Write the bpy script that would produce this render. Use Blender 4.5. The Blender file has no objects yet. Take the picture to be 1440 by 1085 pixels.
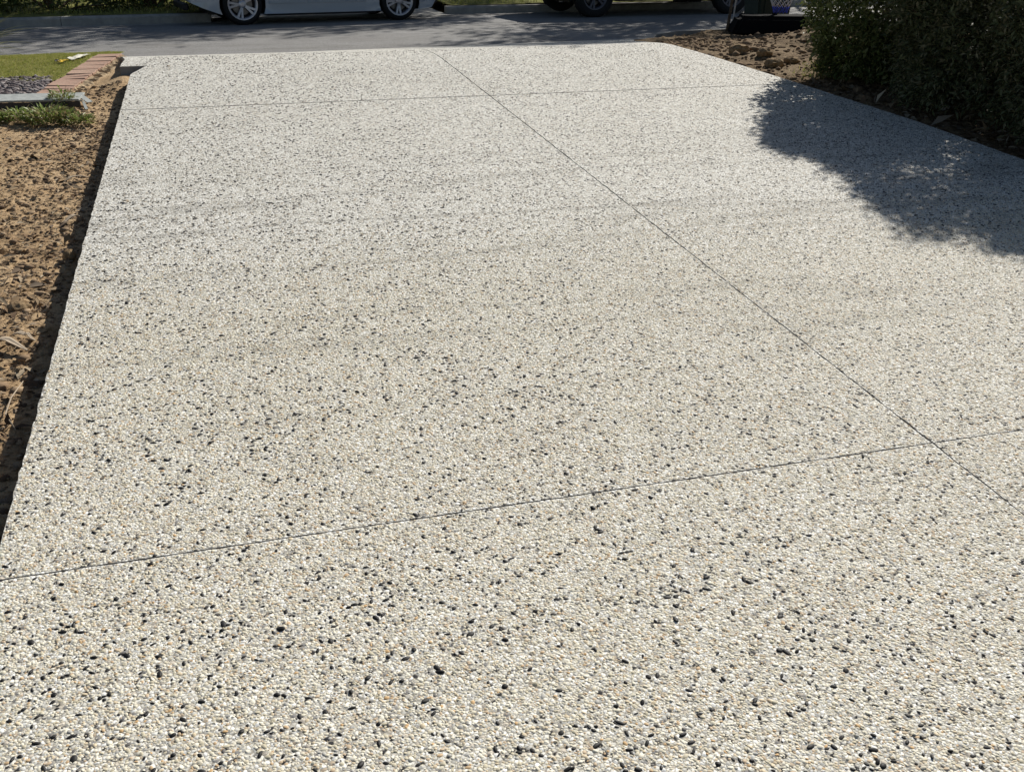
import bpy, bmesh, math, random
import numpy as np
from mathutils import Matrix, Vector

S = bpy.context.scene
C = S.collection
R = math.radians
rng = np.random.default_rng(7)
random.seed(7)

# ------------------------------------------------------------------ camera
cd = bpy.data.cameras.new('camera')
cam = bpy.data.objects.new('camera', cd)
C.objects.link(cam)
cd.sensor_width = 36.0
cd.lens = 35.07
cd.clip_start = 0.05
cd.clip_end = 600
cam.matrix_world = Matrix(((0.961328, 0.111363, -0.251887, 0.0),
                           (-0.275383, 0.400662, -0.873862, -0.08635),
                           (0.003606, 0.909433, 0.415835, 1.64774),
                           (0, 0, 0, 1)))
S.camera = cam

# ------------------------------------------------------------------ sky, sun, exposure
SUN_EL, SUN_AZ = R(36.0), R(43.0)      # azimuth measured from +Y towards +X
w = bpy.data.worlds.new('World')
S.world = w
w.use_nodes = True
nt = w.node_tree
sky = nt.nodes.new('ShaderNodeTexSky')
sky.sky_type = 'NISHITA'
sky.sun_disc = False
sky.sun_elevation = SUN_EL
sky.sun_rotation = SUN_AZ
bg = nt.nodes['Background']
bg.inputs[1].default_value = 0.05
nt.links.new(sky.outputs[0], bg.inputs[0])
sl = bpy.data.lights.new('sun', 'SUN')
sl.energy = 5.0
sl.angle = R(0.53)
sl.color = (1.0, 0.955, 0.88)
sun = bpy.data.objects.new('sun', sl)
C.objects.link(sun)
sd = Vector((math.sin(SUN_AZ) * math.cos(SUN_EL), math.cos(SUN_AZ) * math.cos(SUN_EL), math.sin(SUN_EL)))
sun.rotation_euler = sd.to_track_quat('Z', 'Y').to_euler()
sun.location = sd * 40
S.view_settings.view_transform = 'Standard'
S.view_settings.look = 'None'
S.view_settings.exposure = 0.13
S.view_settings.gamma = 1.0

# ------------------------------------------------------------------ helpers
_T = rng.random((256, 256)).astype(np.float64)


def vnoise(x, y):
    xi = np.floor(x).astype(int); yi = np.floor(y).astype(int)
    fx = x - xi; fy = y - yi
    fx = fx * fx * (3 - 2 * fx); fy = fy * fy * (3 - 2 * fy)
    a = _T[xi % 256, yi % 256]; b = _T[(xi + 1) % 256, yi % 256]
    c = _T[xi % 256, (yi + 1) % 256]; d = _T[(xi + 1) % 256, (yi + 1) % 256]
    return (a * (1 - fx) + b * fx) * (1 - fy) + (c * (1 - fx) + d * fx) * fy


def fbm(x, y, o=4, l=2.03, g=0.5):
    s = 0; a = 1; t = 0
    for k in range(o):
        s = s + a * vnoise(x + 17.3 * k, y + 9.1 * k); t += a
        a *= g; x = x * l; y = y * l
    return s / t


def sstep(a, b, x):
    t = np.clip((x - a) / (b - a), 0, 1)
    return t * t * (3 - 2 * t)


def mk(name, V, F, mat=None, parent=None, smooth=False):
    me = bpy.data.meshes.new(name)
    V = np.asarray(V, dtype=np.float32).reshape(-1, 3)
    if isinstance(F, np.ndarray):
        n, k = F.shape
        me.vertices.add(len(V)); me.vertices.foreach_set('co', V.ravel())
        me.loops.add(n * k); me.loops.foreach_set('vertex_index', F.astype(np.int32).ravel())
        me.polygons.add(n)
        me.polygons.foreach_set('loop_start', np.arange(0, n * k, k, dtype=np.int32))
        me.update(calc_edges=True)
        me.validate()
    else:
        me.from_pydata([tuple(v) for v in V.tolist()], [], F)
        me.update()
    if smooth:
        me.polygons.foreach_set('use_smooth', np.ones(len(me.polygons), dtype=bool))
    o = bpy.data.objects.new(name, me)
    C.objects.link(o)
    if mat:
        for m in (mat if isinstance(mat, (list, tuple)) else [mat]):
            me.materials.append(m)
    if parent:
        o.parent = parent
    return o


def empty(name, loc=(0, 0, 0), rz=0.0):
    o = bpy.data.objects.new(name, None)
    o.location = loc; o.rotation_euler = (0, 0, rz)
    o.empty_display_size = 0.2
    C.objects.link(o)
    return o


def tag(o, label=None, cat=None, group=None, kind=None):
    if label: o['label'] = label
    if cat: o['category'] = cat
    if group: o['group'] = group
    if kind: o['kind'] = kind
    return o


class MB:
    """collects simple solids into one mesh"""
    def __init__(s): s.v = []; s.f = []
    def add(s, v, f):
        n = len(s.v); s.v += [tuple(p) for p in v]; s.f += [tuple(i + n for i in q) for q in f]
    def box(s, c, d, m=None):
        v = []
        for x in (-1, 1):
            for y in (-1, 1):
                for z in (-1, 1):
                    p = Vector((x * d[0] / 2, y * d[1] / 2, z * d[2] / 2))
                    if m: p = m @ p
                    v.append((p.x + c[0], p.y + c[1], p.z + c[2]))
        s.add(v, [(0, 1, 3, 2), (4, 6, 7, 5), (0, 4, 5, 1), (2, 3, 7, 6), (0, 2, 6, 4), (1, 5, 7, 3)])
    def tube(s, pts, rad, n=8, cap=True):
        pts = [Vector(p) for p in pts]
        if not hasattr(rad, '__len__'): rad = [rad] * len(pts)
        b0 = len(s.v); up = None
        for i, p in enumerate(pts):
            t = (pts[min(i + 1, len(pts) - 1)] - pts[max(i - 1, 0)]).normalized()
            if up is None: up = t.orthogonal().normalized()
            up = (up - t * up.dot(t)).normalized(); bi = t.cross(up)
            for k in range(n):
                a = 2 * math.pi * k / n
                q = p + (up * math.cos(a) + bi * math.sin(a)) * rad[i]
                s.v.append(tuple(q))
        for i in range(len(pts) - 1):
            for k in range(n):
                a = b0 + i * n + k; b = b0 + i * n + (k + 1) % n
                s.f.append((a, b, b + n, a + n))
        if cap:
            s.f.append(tuple(b0 + k for k in range(n))[::-1])
            s.f.append(tuple(b0 + (len(pts) - 1) * n + k for k in range(n)))
    def lathe_y(s, prof, n=32, close=False):
        """profile of (radius, y) turned about the Y axis"""
        b0 = len(s.v); m = len(prof)
        for k in range(n):
            a = 2 * math.pi * k / n
            for r, y in prof: s.v.append((r * math.cos(a), y, r * math.sin(a)))
        for k in range(n):
            for i in range(m if close else m - 1):
                a = b0 + k * m + i; b = b0 + k * m + (i + 1) % m
                c = b0 + ((k + 1) % n) * m + (i + 1) % m; d = b0 + ((k + 1) % n) * m + i
                s.f.append((a, d, c, b))
    def build(s, name, mat, parent=None, smooth=False, bevel=0):
        o = mk(name, s.v, s.f, mat, parent, smooth)
        if bevel:
            b = o.modifiers.new('bevel', 'BEVEL'); b.width = bevel; b.segments = 2; b.limit_method = 'ANGLE'; b.angle_limit = R(40)
        return o


def grid(name, xs, ys, zf, mat, parent=None, smooth=True, keep=None):
    X, Y = np.meshgrid(xs, ys, indexing='ij')
    Z = zf(X, Y)
    V = np.stack([X, Y, Z], -1).reshape(-1, 3)
    nx, ny = X.shape
    i = np.arange((nx - 1) * (ny - 1)); a = (i // (ny - 1)) * ny + i % (ny - 1)
    F = np.stack([a, a + ny, a + ny + 1, a + 1], 1)
    if keep is not None:
        c = V[F].mean(1); F = F[keep(c[:, 0], c[:, 1])]
        u, inv = np.unique(F, return_inverse=True); V = V[u]; F = inv.reshape(F.shape)
    return mk(name, V, F, mat, parent, smooth)


def leaves(P, D, N, L, W, fold=0.25):
    """leaf shaped faces: points, growth directions, normals, lengths, widths"""
    D = D / np.linalg.norm(D, axis=1, keepdims=True)
    Sd = np.cross(D, N); Sd /= np.linalg.norm(Sd, axis=1, keepdims=True) + 1e-9
    Nn = np.cross(Sd, D)
    L = L[:, None]; W = W[:, None]
    b = P; t = P + D * L - Nn * L * 0.15; m = P + D * L * 0.45
    l = m + Sd * W * 0.5 + Nn * W * fold; r = m - Sd * W * 0.5 + Nn * W * fold
    n = len(P)
    V = np.stack([b, l, t, r, m], 1).reshape(-1, 3)
    k = (np.arange(n) * 5)[:, None]
    F = np.concatenate([k + np.array([[0, 4, 1]]), k + np.array([[1, 4, 2]]), k + np.array([[0, 3, 4]]), k + np.array([[3, 2, 4]])])
    return V, F


def rdir(n, r=rng):
    v = r.normal(size=(n, 3)); return v / np.linalg.norm(v, axis=1, keepdims=True)


# ------------------------------------------------------------------ materials
class NM:
    def __init__(s, name, rough=0.8, spec=0.3, coord='Object'):
        s.m = bpy.data.materials.new(name); s.m.use_nodes = True
        s.t = s.m.node_tree; s.n = s.t.nodes; s.b = s.n['Principled BSDF']
        s.b.inputs['Roughness'].default_value = rough
        s.b.inputs['Specular IOR Level'].default_value = spec
        s.co = s.n.new('ShaderNodeTexCoord').outputs[coord]
    def link(s, a, b): s.t.links.new(a, b)
    def new(s, t, **k):
        n = s.n.new(t)
        for a, b in k.items(): setattr(n, a, b)
        return n
    def noise(s, scale, detail=4, rough=0.55, sc=None, vec=None):
        n = s.new('ShaderNodeTexNoise'); n.inputs['Scale'].default_value = scale
        n.inputs['Detail'].default_value = detail; n.inputs['Roughness'].default_value = rough
        v = vec or s.co
        if sc:
            mp = s.new('ShaderNodeMapping'); mp.inputs['Scale'].default_value = sc; s.link(v, mp.inputs[0]); v = mp.outputs[0]
        s.link(v, n.inputs['Vector']); return n.outputs[0]
    def voro(s, scale, feature='F1', dim='2D', vec=None, rnd=1.0):
        n = s.new('ShaderNodeTexVoronoi'); n.feature = feature; n.voronoi_dimensions = dim
        n.inputs['Scale'].default_value = scale; n.inputs['Randomness'].default_value = rnd
        s.link(vec or s.co, n.inputs['Vector']); return n
    def ramp(s, fac, stops, interp='LINEAR'):
        n = s.new('ShaderNodeValToRGB'); e = n.color_ramp.elements; n.color_ramp.interpolation = interp
        while len(e) < len(stops): e.new(0.5)
        for i, (p, c) in enumerate(stops):
            e[i].position = p; e[i].color = tuple(c) + (1,) if len(c) == 3 else c
        s.link(fac, n.inputs[0]); return n.outputs[0]
    def mix(s, fac, a, b, mode='MIX'):
        n = s.new('ShaderNodeMix'); n.data_type = 'RGBA'; n.blend_type = mode
        for v, i in ((fac, 0), (a, 6), (b, 7)):
            if hasattr(v, 'is_linked'): s.link(v, n.inputs[i])
            elif i == 0: n.inputs[0].default_value = v
            else: n.inputs[i].default_value = tuple(v) + (1,)
        return n.outputs[2]
    def math(s, op, a, b=0.0, clamp=False):
        n = s.new('ShaderNodeMath'); n.operation = op; n.use_clamp = clamp
        for i, v in enumerate((a, b)):
            if hasattr(v, 'is_linked'): s.link(v, n.inputs[i])
            else: n.inputs[i].default_value = v
        return n.outputs[0]
    def bump(s, h, dist=0.01, st=1.0):
        n = s.new('ShaderNodeBump'); n.inputs['Distance'].default_value = dist; n.inputs['Strength'].default_value = st
        s.link(h, n.inputs['Height']); s.link(n.outputs[0], s.b.inputs['Normal'])
    def col(s, c):
        if hasattr(c, 'is_linked'): s.link(c, s.b.inputs['Base Color'])
        else: s.b.inputs['Base Color'].default_value = tuple(c) + (1,)
        return s


def plain(name, c, rough=0.6, spec=0.3, metal=0.0, var=0.12, scale=30, bump=0.0):
    n = NM(name, rough, spec)
    a = tuple(max(0, x * (1 - var)) for x in c); b = tuple(min(1, x * (1 + var)) for x in c)
    no = n.noise(scale, 5)
    n.col(n.ramp(no, [(0.3, a), (0.7, b)]))
    n.b.inputs['Metallic'].default_value = metal
    if bump: n.bump(no, bump)
    return n.m


def m_aggregate():
    n = NM('exposed_aggregate', 0.8, 0.2)
    warp = n.noise(60, 2)
    vw = n.new('ShaderNodeVectorMath'); vw.operation = 'MULTIPLY_ADD'
    mp = n.new('ShaderNodeMapping'); mp.inputs['Rotation'].default_value = (0.61, 0.37, 0.83); n.link(n.co, mp.inputs[0])
    wc = n.new('ShaderNodeCombineXYZ'); n.link(warp, wc.inputs[0]); n.link(warp, wc.inputs[1])
    n.link(wc.outputs[0], vw.inputs[0]); vw.inputs[1].default_value = (0.006, -0.006, 0); n.link(mp.outputs[0], vw.inputs[2])
    v = n.voro(92, dim='3D', vec=vw.outputs[0]); ve = n.voro(92, 'DISTANCE_TO_EDGE', dim='3D', vec=vw.outputs[0])
    sp = n.new('ShaderNodeSeparateColor'); n.link(v.outputs['Color'], sp.inputs[0])
    base = n.ramp(sp.outputs[0], [(0, (0.62, 0.61, 0.555)), (0.26, (0.77, 0.765, 0.71)), (0.50, (0.91, 0.91, 0.87)), (0.78, (0.62, 0.56, 0.47)), (0.83, (0.25, 0.245, 0.24)), (0.895, (0.46, 0.38, 0.28)), (0.915, (0.028, 0.028, 0.032))], 'CONSTANT')
    c = base
    gap = n.ramp(ve.outputs['Distance'], [(0.0, (0, 0, 0)), (0.16, (1, 1, 1))])
    c = n.mix(gap, (0.37, 0.34, 0.28), c)
    # faint wash marks across the slab and soft blotches
    st = n.noise(1.0, 3, 0.5, sc=(0.16, 1.5, 1))
    rg = n.math('MULTIPLY', n.math('ABSOLUTE', n.math('SUBTRACT', st, 0.5)), 1.0)
    bl = n.noise(0.8, 3)
    sep = n.new('ShaderNodeSeparateXYZ'); n.link(n.co, sep.inputs[0])
    zone = n.ramp(n.math('MULTIPLY', sep.outputs[1], 0.1), [(0.24, (0, 0, 0)), (0.32, (1, 1, 1)), (0.52, (1, 1, 1)), (0.68, (0.15, 0.15, 0.15))])
    c = n.mix(n.math('MULTIPLY', n.ramp(rg, [(0.0, (0.42, 0.42, 0.42)), (0.028, (0, 0, 0))]), zone), c, (0.42, 0.41, 0.39), 'MULTIPLY')
    c = n.mix(n.ramp(bl, [(0.35, (0, 0, 0)), (0.7, (0.14, 0.14, 0.14))]), c, (0.70, 0.67, 0.60), 'MULTIPLY')
    n.col(c)
    hgt = n.math('SUBTRACT', 0.75, n.math('MULTIPLY', v.outputs['Distance'], 1.0))
    tilt = n.math('MULTIPLY', sp.outputs[1], 0.35)
    n.bump(n.math('ADD', hgt, tilt), 0.004, 0.85)
    return n.m


def m_pebble():
    n = NM('pebble', 0.6, 0.3)
    at = n.new('ShaderNodeAttribute'); at.attribute_type = 'INSTANCER'; at.attribute_name = 'tint'
    c = n.ramp(at.outputs['Fac'], [(0, (0.61, 0.555, 0.41)), (0.20, (0.745, 0.695, 0.55)), (0.46, (0.87, 0.825, 0.685)), (0.71, (0.70, 0.59, 0.41)), (0.80, (0.50, 0.49, 0.45)), (0.855, (0.60, 0.47, 0.32)), (0.92, (0.60, 0.43, 0.25)), (0.955, (0.64, 0.42, 0.2)), (0.97, (0.16, 0.15, 0.14))], 'CONSTANT')
    no = n.noise(160, 2)
    n.col(n.mix(0.5, c, n.ramp(no, [(0.3, (0.8, 0.78, 0.74)), (0.7, (1, 1, 1))]), 'MULTIPLY'))
    return n.m


def m_soil(name, dark=1.0):
    n = NM(name, 0.95, 0.1)
    a = n.noise(2.2, 5, 0.6); b = n.noise(38, 6, 0.7)
    c = n.ramp(a, [(0.3, (0.32 * dark, 0.215 * dark, 0.12 * dark)), (0.5, (0.54 * dark, 0.385 * dark, 0.225 * dark)), (0.72, (0.66 * dark, 0.50 * dark, 0.31 * dark))])
    c = n.mix(n.ramp(b, [(0.40, (0.8, 0.8, 0.8)), (0.52, (0, 0, 0))]), c, (0.5, 0.45, 0.40), 'MULTIPLY')
    n.col(c); n.bump(b, 0.02, 0.8)
    return n.m


def m_island(name, cols, rough=0.7, spec=0.2, trans=0.0):
    n = NM(name, rough, spec)
    g = n.new('ShaderNodeNewGeometry')
    st = [(i / len(cols), c) for i, c in enumerate(cols)]
    c = n.ramp(g.outputs['Random Per Island'], st)
    n.col(c)
    if trans:
        tr = n.new('ShaderNodeBsdfTranslucent'); n.link(c, tr.inputs[0])
        mx = n.new('ShaderNodeMixShader'); mx.inputs[0].default_value = trans
        out = n.n['Material Output']
        n.link(n.b.outputs[0], mx.inputs[1]); n.link(tr.outputs[0], mx.inputs[2]); n.link(mx.outputs[0], out.inputs[0])
    return n.m


def m_asphalt():
    n = NM('asphalt', 0.85, 0.25)
    a = n.noise(0.7, 4); v = n.voro(170); sp = n.new('ShaderNodeSeparateColor'); n.link(v.outputs['Color'], sp.inputs[0])
    c = n.ramp(sp.outputs[0], [(0, (0.16, 0.157, 0.155)), (0.5, (0.26, 0.255, 0.25)), (1, (0.42, 0.415, 0.40))])
    pt = n.noise(3.5, 5, 0.7, sc=(0.25, 1.6, 1))
    c = n.mix(n.ramp(a, [(0.35, (0.6, 0.6, 0.6)), (0.65, (0, 0, 0))]), c, (0.7, 0.69, 0.67), 'MULTIPLY')
    c = n.mix(n.ramp(pt, [(0.5, (0, 0, 0)), (0.62, (0.6, 0.6, 0.6))]), c, (0.72, 0.71, 0.68), 'MULTIPLY')
    n.col(c); n.bump(v.outputs['Distance'], 0.004, 0.7)
    return n.m


def m_brick():
    n = NM('brick_clay', 0.9, 0.15)
    oi = n.new('ShaderNodeObjectInfo')
    c = n.ramp(oi.outputs['Random'], [(0, (0.40, 0.245, 0.185)), (0.5, (0.45, 0.285, 0.215)), (1, (0.50, 0.335, 0.25))])
    b = n.noise(45, 6, 0.7)
    c = n.mix(n.ramp(b, [(0.42, (0, 0, 0)), (0.66, (0.85, 0.85, 0.85))]), c, (0.44, 0.34, 0.26))
    d2 = n.noise(11, 4, 0.7)
    c = n.mix(n.ramp(d2, [(0.5, (0, 0, 0)), (0.66, (0.6, 0.6, 0.6))]), c, (0.40, 0.34, 0.30), 'MULTIPLY')
    n.col(c); n.bump(b, 0.006, 0.8)
    return n.m


def m_concrete(name, c0=(0.36, 0.35, 0.32), sc=8):
    n = NM(name, 0.9, 0.2)
    a = n.noise(sc, 6, 0.65); b = n.noise(130, 3)
    c = n.ramp(a, [(0.3, tuple(x * 0.72 for x in c0)), (0.6, c0), (0.8, tuple(x * 1.15 for x in c0))])
    n.col(c); n.bump(b, 0.004, 0.7)
    return n.m


M = {}
M['agg'] = m_aggregate()
M['pebble'] = m_pebble()
M['blackstone'] = plain('black_stone', (0.013, 0.0127, 0.013), 0.6, 0.3, var=0.7, scale=60)
M['grout'] = m_concrete('joint_grout', (0.22, 0.17, 0.115), 30)
M['slabside'] = m_concrete('slab_concrete', (0.33, 0.32, 0.30))
M['soil'] = m_soil('sandy_soil')
M['soil2'] = m_soil('brown_soil', 0.42)
M['clod'] = m_island('soil_clod', [(0.20, 0.14, 0.09), (0.31, 0.22, 0.14), (0.42, 0.31, 0.20), (0.13, 0.09, 0.06)], 0.95, 0.1)
M['clod2'] = m_island('dug_clod', [(0.10, 0.07, 0.045), (0.17, 0.115, 0.07), (0.24, 0.165, 0.10)], 0.95, 0.1)
M['litter'] = m_island('dry_litter', [(0.09, 0.06, 0.04), (0.2, 0.13, 0.075), (0.30, 0.21, 0.12), (0.16, 0.12, 0.09), (0.46, 0.38, 0.27), (0.24, 0.17, 0.1)], 0.85, 0.15)
M['bark'] = m_island('pale_bark', [(0.45, 0.38, 0.29), (0.56, 0.50, 0.40), (0.36, 0.28, 0.2)], 0.8, 0.2)
M['mulch'] = m_island('dark_mulch', [(0.06, 0.045, 0.05), (0.11, 0.085, 0.085), (0.17, 0.14, 0.14), (0.3, 0.27, 0.26)], 0.8, 0.25)
M['asphalt'] = m_asphalt()
M['kerb'] = m_concrete('kerb_concrete', (0.38, 0.37, 0.34))
M['brick'] = m_brick()
M['mortar'] = m_concrete('mortar', (0.50, 0.38, 0.24), 26)
M['turf'] = plain('turf', (0.20, 0.20, 0.055), 0.9, 0.1, var=0.45, scale=9)
M['grass'] = m_island('grass_blade', [(0.24, 0.30, 0.055), (0.35, 0.38, 0.08), (0.46, 0.45, 0.13), (0.28, 0.33, 0.065), (0.52, 0.46, 0.2)], 0.7, 0.2, 0.25)
M['weed'] = m_island('weed_leaf', [(0.12, 0.20, 0.04), (0.24, 0.33, 0.07), (0.40, 0.47, 0.14), (0.17, 0.25, 0.05), (0.5, 0.47, 0.24), (0.26, 0.2, 0.11)], 0.5, 0.35, 0.25)
M['leafA'] = m_island('glossy_leaf', [(0.06, 0.085, 0.024), (0.09, 0.12, 0.033), (0.13, 0.16, 0.05), (0.07, 0.10, 0.027), (0.18, 0.19, 0.08)], 0.6, 0.25, 0.2)
M['leafB'] = m_island('grey_green_leaf', [(0.065, 0.08, 0.035), (0.095, 0.11, 0.05), (0.13, 0.145, 0.07), (0.075, 0.095, 0.035), (0.18, 0.17, 0.10)], 0.6, 0.25, 0.15)
M['leafT'] = m_island('tree_leaf', [(0.05, 0.075, 0.025), (0.075, 0.105, 0.035), (0.095, 0.12, 0.045)], 0.5, 0.3, 0.15)
M['strap'] = m_island('strap_leaf', [(0.30, 0.29, 0.17), (0.42, 0.40, 0.26), (0.16, 0.17, 0.08)], 0.5, 0.35, 0.1)
M['stem'] = plain('woody_stem', (0.13, 0.095, 0.065), 0.9, 0.15, var=0.4, scale=25, bump=0.01)
M['trunk'] = plain('trunk_bark', (0.10, 0.095, 0.075), 0.95, 0.1, var=0.5, scale=14, bump=0.03)
M['flower'] = m_island('white_petal', [(0.75, 0.74, 0.68), (0.8, 0.8, 0.76)], 0.6, 0.2, 0.2)
M['galv'] = plain('weathered_grey_board', (0.38, 0.40, 0.38), 0.6, 0.35, var=0.22, scale=18, bump=0.004)
M['rubber'] = plain('tyre_rubber', (0.018, 0.018, 0.018), 0.75, 0.25)
M['alloy'] = plain('alloy', (0.52, 0.52, 0.56), 0.35, 0.5, 0.75, 0.06)
M['dark_alloy'] = plain('dark_alloy', (0.12, 0.12, 0.14), 0.4, 0.5, 0.6, 0.06)
M['darkmetal'] = plain('dark_metal', (0.05, 0.05, 0.055), 0.5, 0.4, 0.5)
M['bingreen'] = plain('bin_green', (0.02, 0.035, 0.028), 0.55, 0.35)
M['disc'] = plain('brake_disc', (0.22, 0.21, 0.2), 0.4, 0.5, 0.9)
M['trim'] = plain('black_plastic', (0.015, 0.015, 0.017), 0.5, 0.35)
M['matt_black'] = plain('matt_black_plastic', (0.006, 0.006, 0.007), 0.95, 0.1)
M['cream'] = plain('cream_wrapper', (0.75, 0.72, 0.6), 0.5, 0.3, var=0.1)
M['yellow'] = plain('yellow_print', (0.75, 0.5, 0.04), 0.5, 0.3, var=0.1)
M['palerag'] = plain('pale_debris', (0.55, 0.53, 0.5), 0.8, 0.2, var=0.2)
for nm, c in (('net_red', (0.55, 0.07, 0.08)), ('net_white', (0.75, 0.75, 0.78)), ('net_blue', (0.05, 0.08, 0.5))):
    M[nm] = plain(nm, c, 0.6, 0.3)


def paint(name, c, coat=1.0):
    n = NM(name, 0.32, 0.5); n.col(n.mix(n.noise(400, 1), tuple(x * 0.95 for x in c), c))
    n.b.inputs['Coat Weight'].default_value = coat; n.b.inputs['Coat Roughness'].default_value = 0.06
    return n.m


M['shaded_white_paint'] = paint('shaded_white_car_paint', (0.47, 0.52, 0.57))  # white car: street shade mixed into the paint as a darker, bluer tone
M['dark_paint'] = paint('charcoal_car_paint', (0.022, 0.024, 0.03))
g = NM('car_glass', 0.05, 0.6); g.col((0.02, 0.025, 0.03)); M['glass'] = g.m
g = NM('red_lens', 0.15, 0.5); g.col((0.35, 0.02, 0.02)); M['lens_red'] = g.m
g = NM('clear_lens', 0.1, 0.6); g.col((0.6, 0.62, 0.65)); M['lens'] = g.m

# ------------------------------------------------------------------ the lie of the land
TAN = math.tan(R(3.0))
ROADZ = 0.18


def edge_near(x): return 14.05 + 0.114 * (x - 4.9)          # road edge on our side
def edge_far(x): return 18.9 + 0.114 * (x - 1.5)            # kerb line across the road


def z_drive(x, y):
    """driveway surface: climbs to a crest, then falls to the road"""
    y = np.asarray(y, float); x = np.asarray(x, float)
    e = edge_near(x)
    z = TAN * y
    t = np.clip(y - 9.7, 0, 1.2)
    k = (-0.085 - TAN) / 1.2
    zc = TAN * 9.7 + TAN * t + 0.5 * k * t * t
    ze = zc + (0.205 - (TAN * 9.7 + TAN * 1.2 + 0.5 * k * 1.44)) * np.clip((y - 10.9) / np.maximum(e - 10.9, 0.1), 0, 1.1)
    return np.where(y < 9.7, z, ze)


def z_left(x, y):
    y = np.asarray(y, float); e = edge_near(np.asarray(x, float)) - 0.2
    z = TAN * np.minimum(y, 11.15) - 0.12
    zc = TAN * 11.15 - 0.12
    return np.where(y < 11.15, z, zc + (0.295 - zc) * np.clip((y - 11.15) / (e - 11.15), 0, 1))


def z_right(x, y):
    x = np.asarray(x, float); y = np.asarray(y, float)
    e = edge_near(x) - 0.2
    base = np.where(y < 10.0, TAN * y, TAN * 10.0) - 0.045
    b = base + (0.36 - base) * sstep(10.0, 13.4, y)
    b = b + (0.24 - b) * sstep(0.75, 0.3, np.minimum(e + 0.2 - y, (x - 5.55 - (y - 13.0) * 0.8) * 0.8 + np.where(y < 12.6, 9, 0)))
    b = b + 0.19 * np.exp(-(((x - 6.55) / 0.55) ** 2 + ((y - 10.25) / 0.5) ** 2))
    b = b + 0.05 * np.exp(-(((x - 5.55) / 0.35) ** 2 + ((y - 9.7) / 0.45) ** 2))
    b = b + 0.08 * sstep(5.3, 6.2, x) * (1 - sstep(8.5, 9.5, y))
    return b


# ------------------------------------------------------------------ setting: ground, road, kerbs
tag(mk('ground', [(-250, -250, -0.9), (250, -250, -0.9), (250, 250, -0.9), (-250, 250, -0.9)], [(0, 1, 2, 3)], M['soil2']), kind='structure')
RA = math.atan(0.114)


def road_pt(x, d, z):
    """d metres beyond the near road edge, measured along Y"""
    return (x, edge_near(x) + d, z)


xs = np.linspace(-60, 60, 61)
V = []; F = []
for i, x in enumerate(xs):
    V += [road_pt(x, -0.25, ROADZ - 0.002), road_pt(x, 2.6, ROADZ + 0.03), (x, edge_far(x) + 0.3, ROADZ)]
    if i: a = 3 * i; F += [(a - 3, a, a + 1, a - 2), (a - 2, a + 1, a + 2, a - 1)]
tag(mk('road', V, F, M['asphalt'], smooth=True), kind='structure')


def kerb(name, pts, h, wd, side, joints=1.5, zb=ROADZ):
    """a concrete kerb cast in lengths along a polyline; side=+1 lies beyond the line"""
    root = empty(name, (0, 0, 0)); tag(root, kind='structure')
    P = [Vector((p[0], p[1], 0)) for p in pts]
    seg = []
    for a, b in zip(P[:-1], P[1:]):
        n = max(1, int(round((b - a).length / joints)))
        for k in range(n): seg.append((a.lerp(b, k / n), a.lerp(b, (k + 1) / n)))
    for a, b in seg:
        d = (b - a).normalized(); nrm = Vector((-d.y, d.x, 0)) * side
        a2 = a + d * 0.004; b2 = b - d * 0.004
        m = MB(); prof = [(0, -0.15), (0, h - 0.03), (0.03, h), (wd, h), (wd, -0.15)]
        v = []
        for q in (a2, b2):
            for o, z in prof: v.append((q.x + nrm.x * o, q.y + nrm.y * o, zb + z))
        m.add(v, [(0, 1, 6, 5), (1, 2, 7, 6), (2, 3, 8, 7), (3, 4, 9, 8), (0, 4, 3, 2, 1), (5, 6, 7, 8, 9)])
        m.build('kerb_length', M['kerb'], root)
    return root


def near(x, off=0.0): return (x, edge_near(x) + off)
kerb('kerb_beside_lawn', [near(-40), near(-1.45)], 0.12, 0.15, -1, 2.4)
rb = kerb('kerb_beside_bin', [(5.55, 13.0), (5.95, 13.75), (6.5, 14.15), near(8.0), near(40)], 0.13, 0.15, -1, 1.6)
kerb('far_kerb_and_gutter', [(-40, edge_far(-40)), (0.05, edge_far(0.05))], 0.15, 0.16, 1, 2.4)
kerb('far_kerb_beyond_crossover', [(4.35, 19.60), (40, 20.7)], 0.14, 0.16, 1, 1.9)
# gutter trays and the far crossover
m = MB()
for a, b, dz in (((-40, edge_far(-40)), (0.05, edge_far(0.05)), 0), ((4.35, 19.60), (40, 20.7), 0)):
    m.add([(a[0], a[1] - 0.3, ROADZ + 0.009), (b[0], b[1] - 0.3, ROADZ + 0.009), (b[0], b[1] - 0.005, ROADZ + 0.006), (a[0], a[1] - 0.005, ROADZ + 0.006)], [(0, 1, 2, 3)])
tag(m.build('gutter', M['kerb']), kind='structure')
m = MB()
m.add([(0.06, edge_far(0.06) - 0.3, ROADZ + 0.008), (4.34, 19.3, ROADZ + 0.008), (4.34, 23.2, ROADZ + 0.03), (0.06, 23.2, ROADZ + 0.03)], [(0, 1, 2, 3)])
tag(m.build('far_crossover', M['kerb']), kind='structure')
# far verge
def zfar(X, Y): return ROADZ + 0.14 + 0.02 * fbm(X * 0.7, Y * 0.7)
def keepfar(x, y): return (y > edge_far(x) + 0.22) & ~((x > 0.0) & (x < 4.4) & (y < 23.2)) & ~((x >= 4.4) & (y < 19.85 + 0.031 * (x - 4.35)))
tag(grid('far_verge', np.linspace(-40, 40, 161), np.linspace(15, 60, 226), zfar, M['turf'], keep=keepfar), kind='structure')

# ------------------------------------------------------------------ driveway of exposed aggregate, saw cut into slabs
XJ, YJ1, YJ2 = 2.13, 2.32, 8.0
GAP = 0.0030


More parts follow.
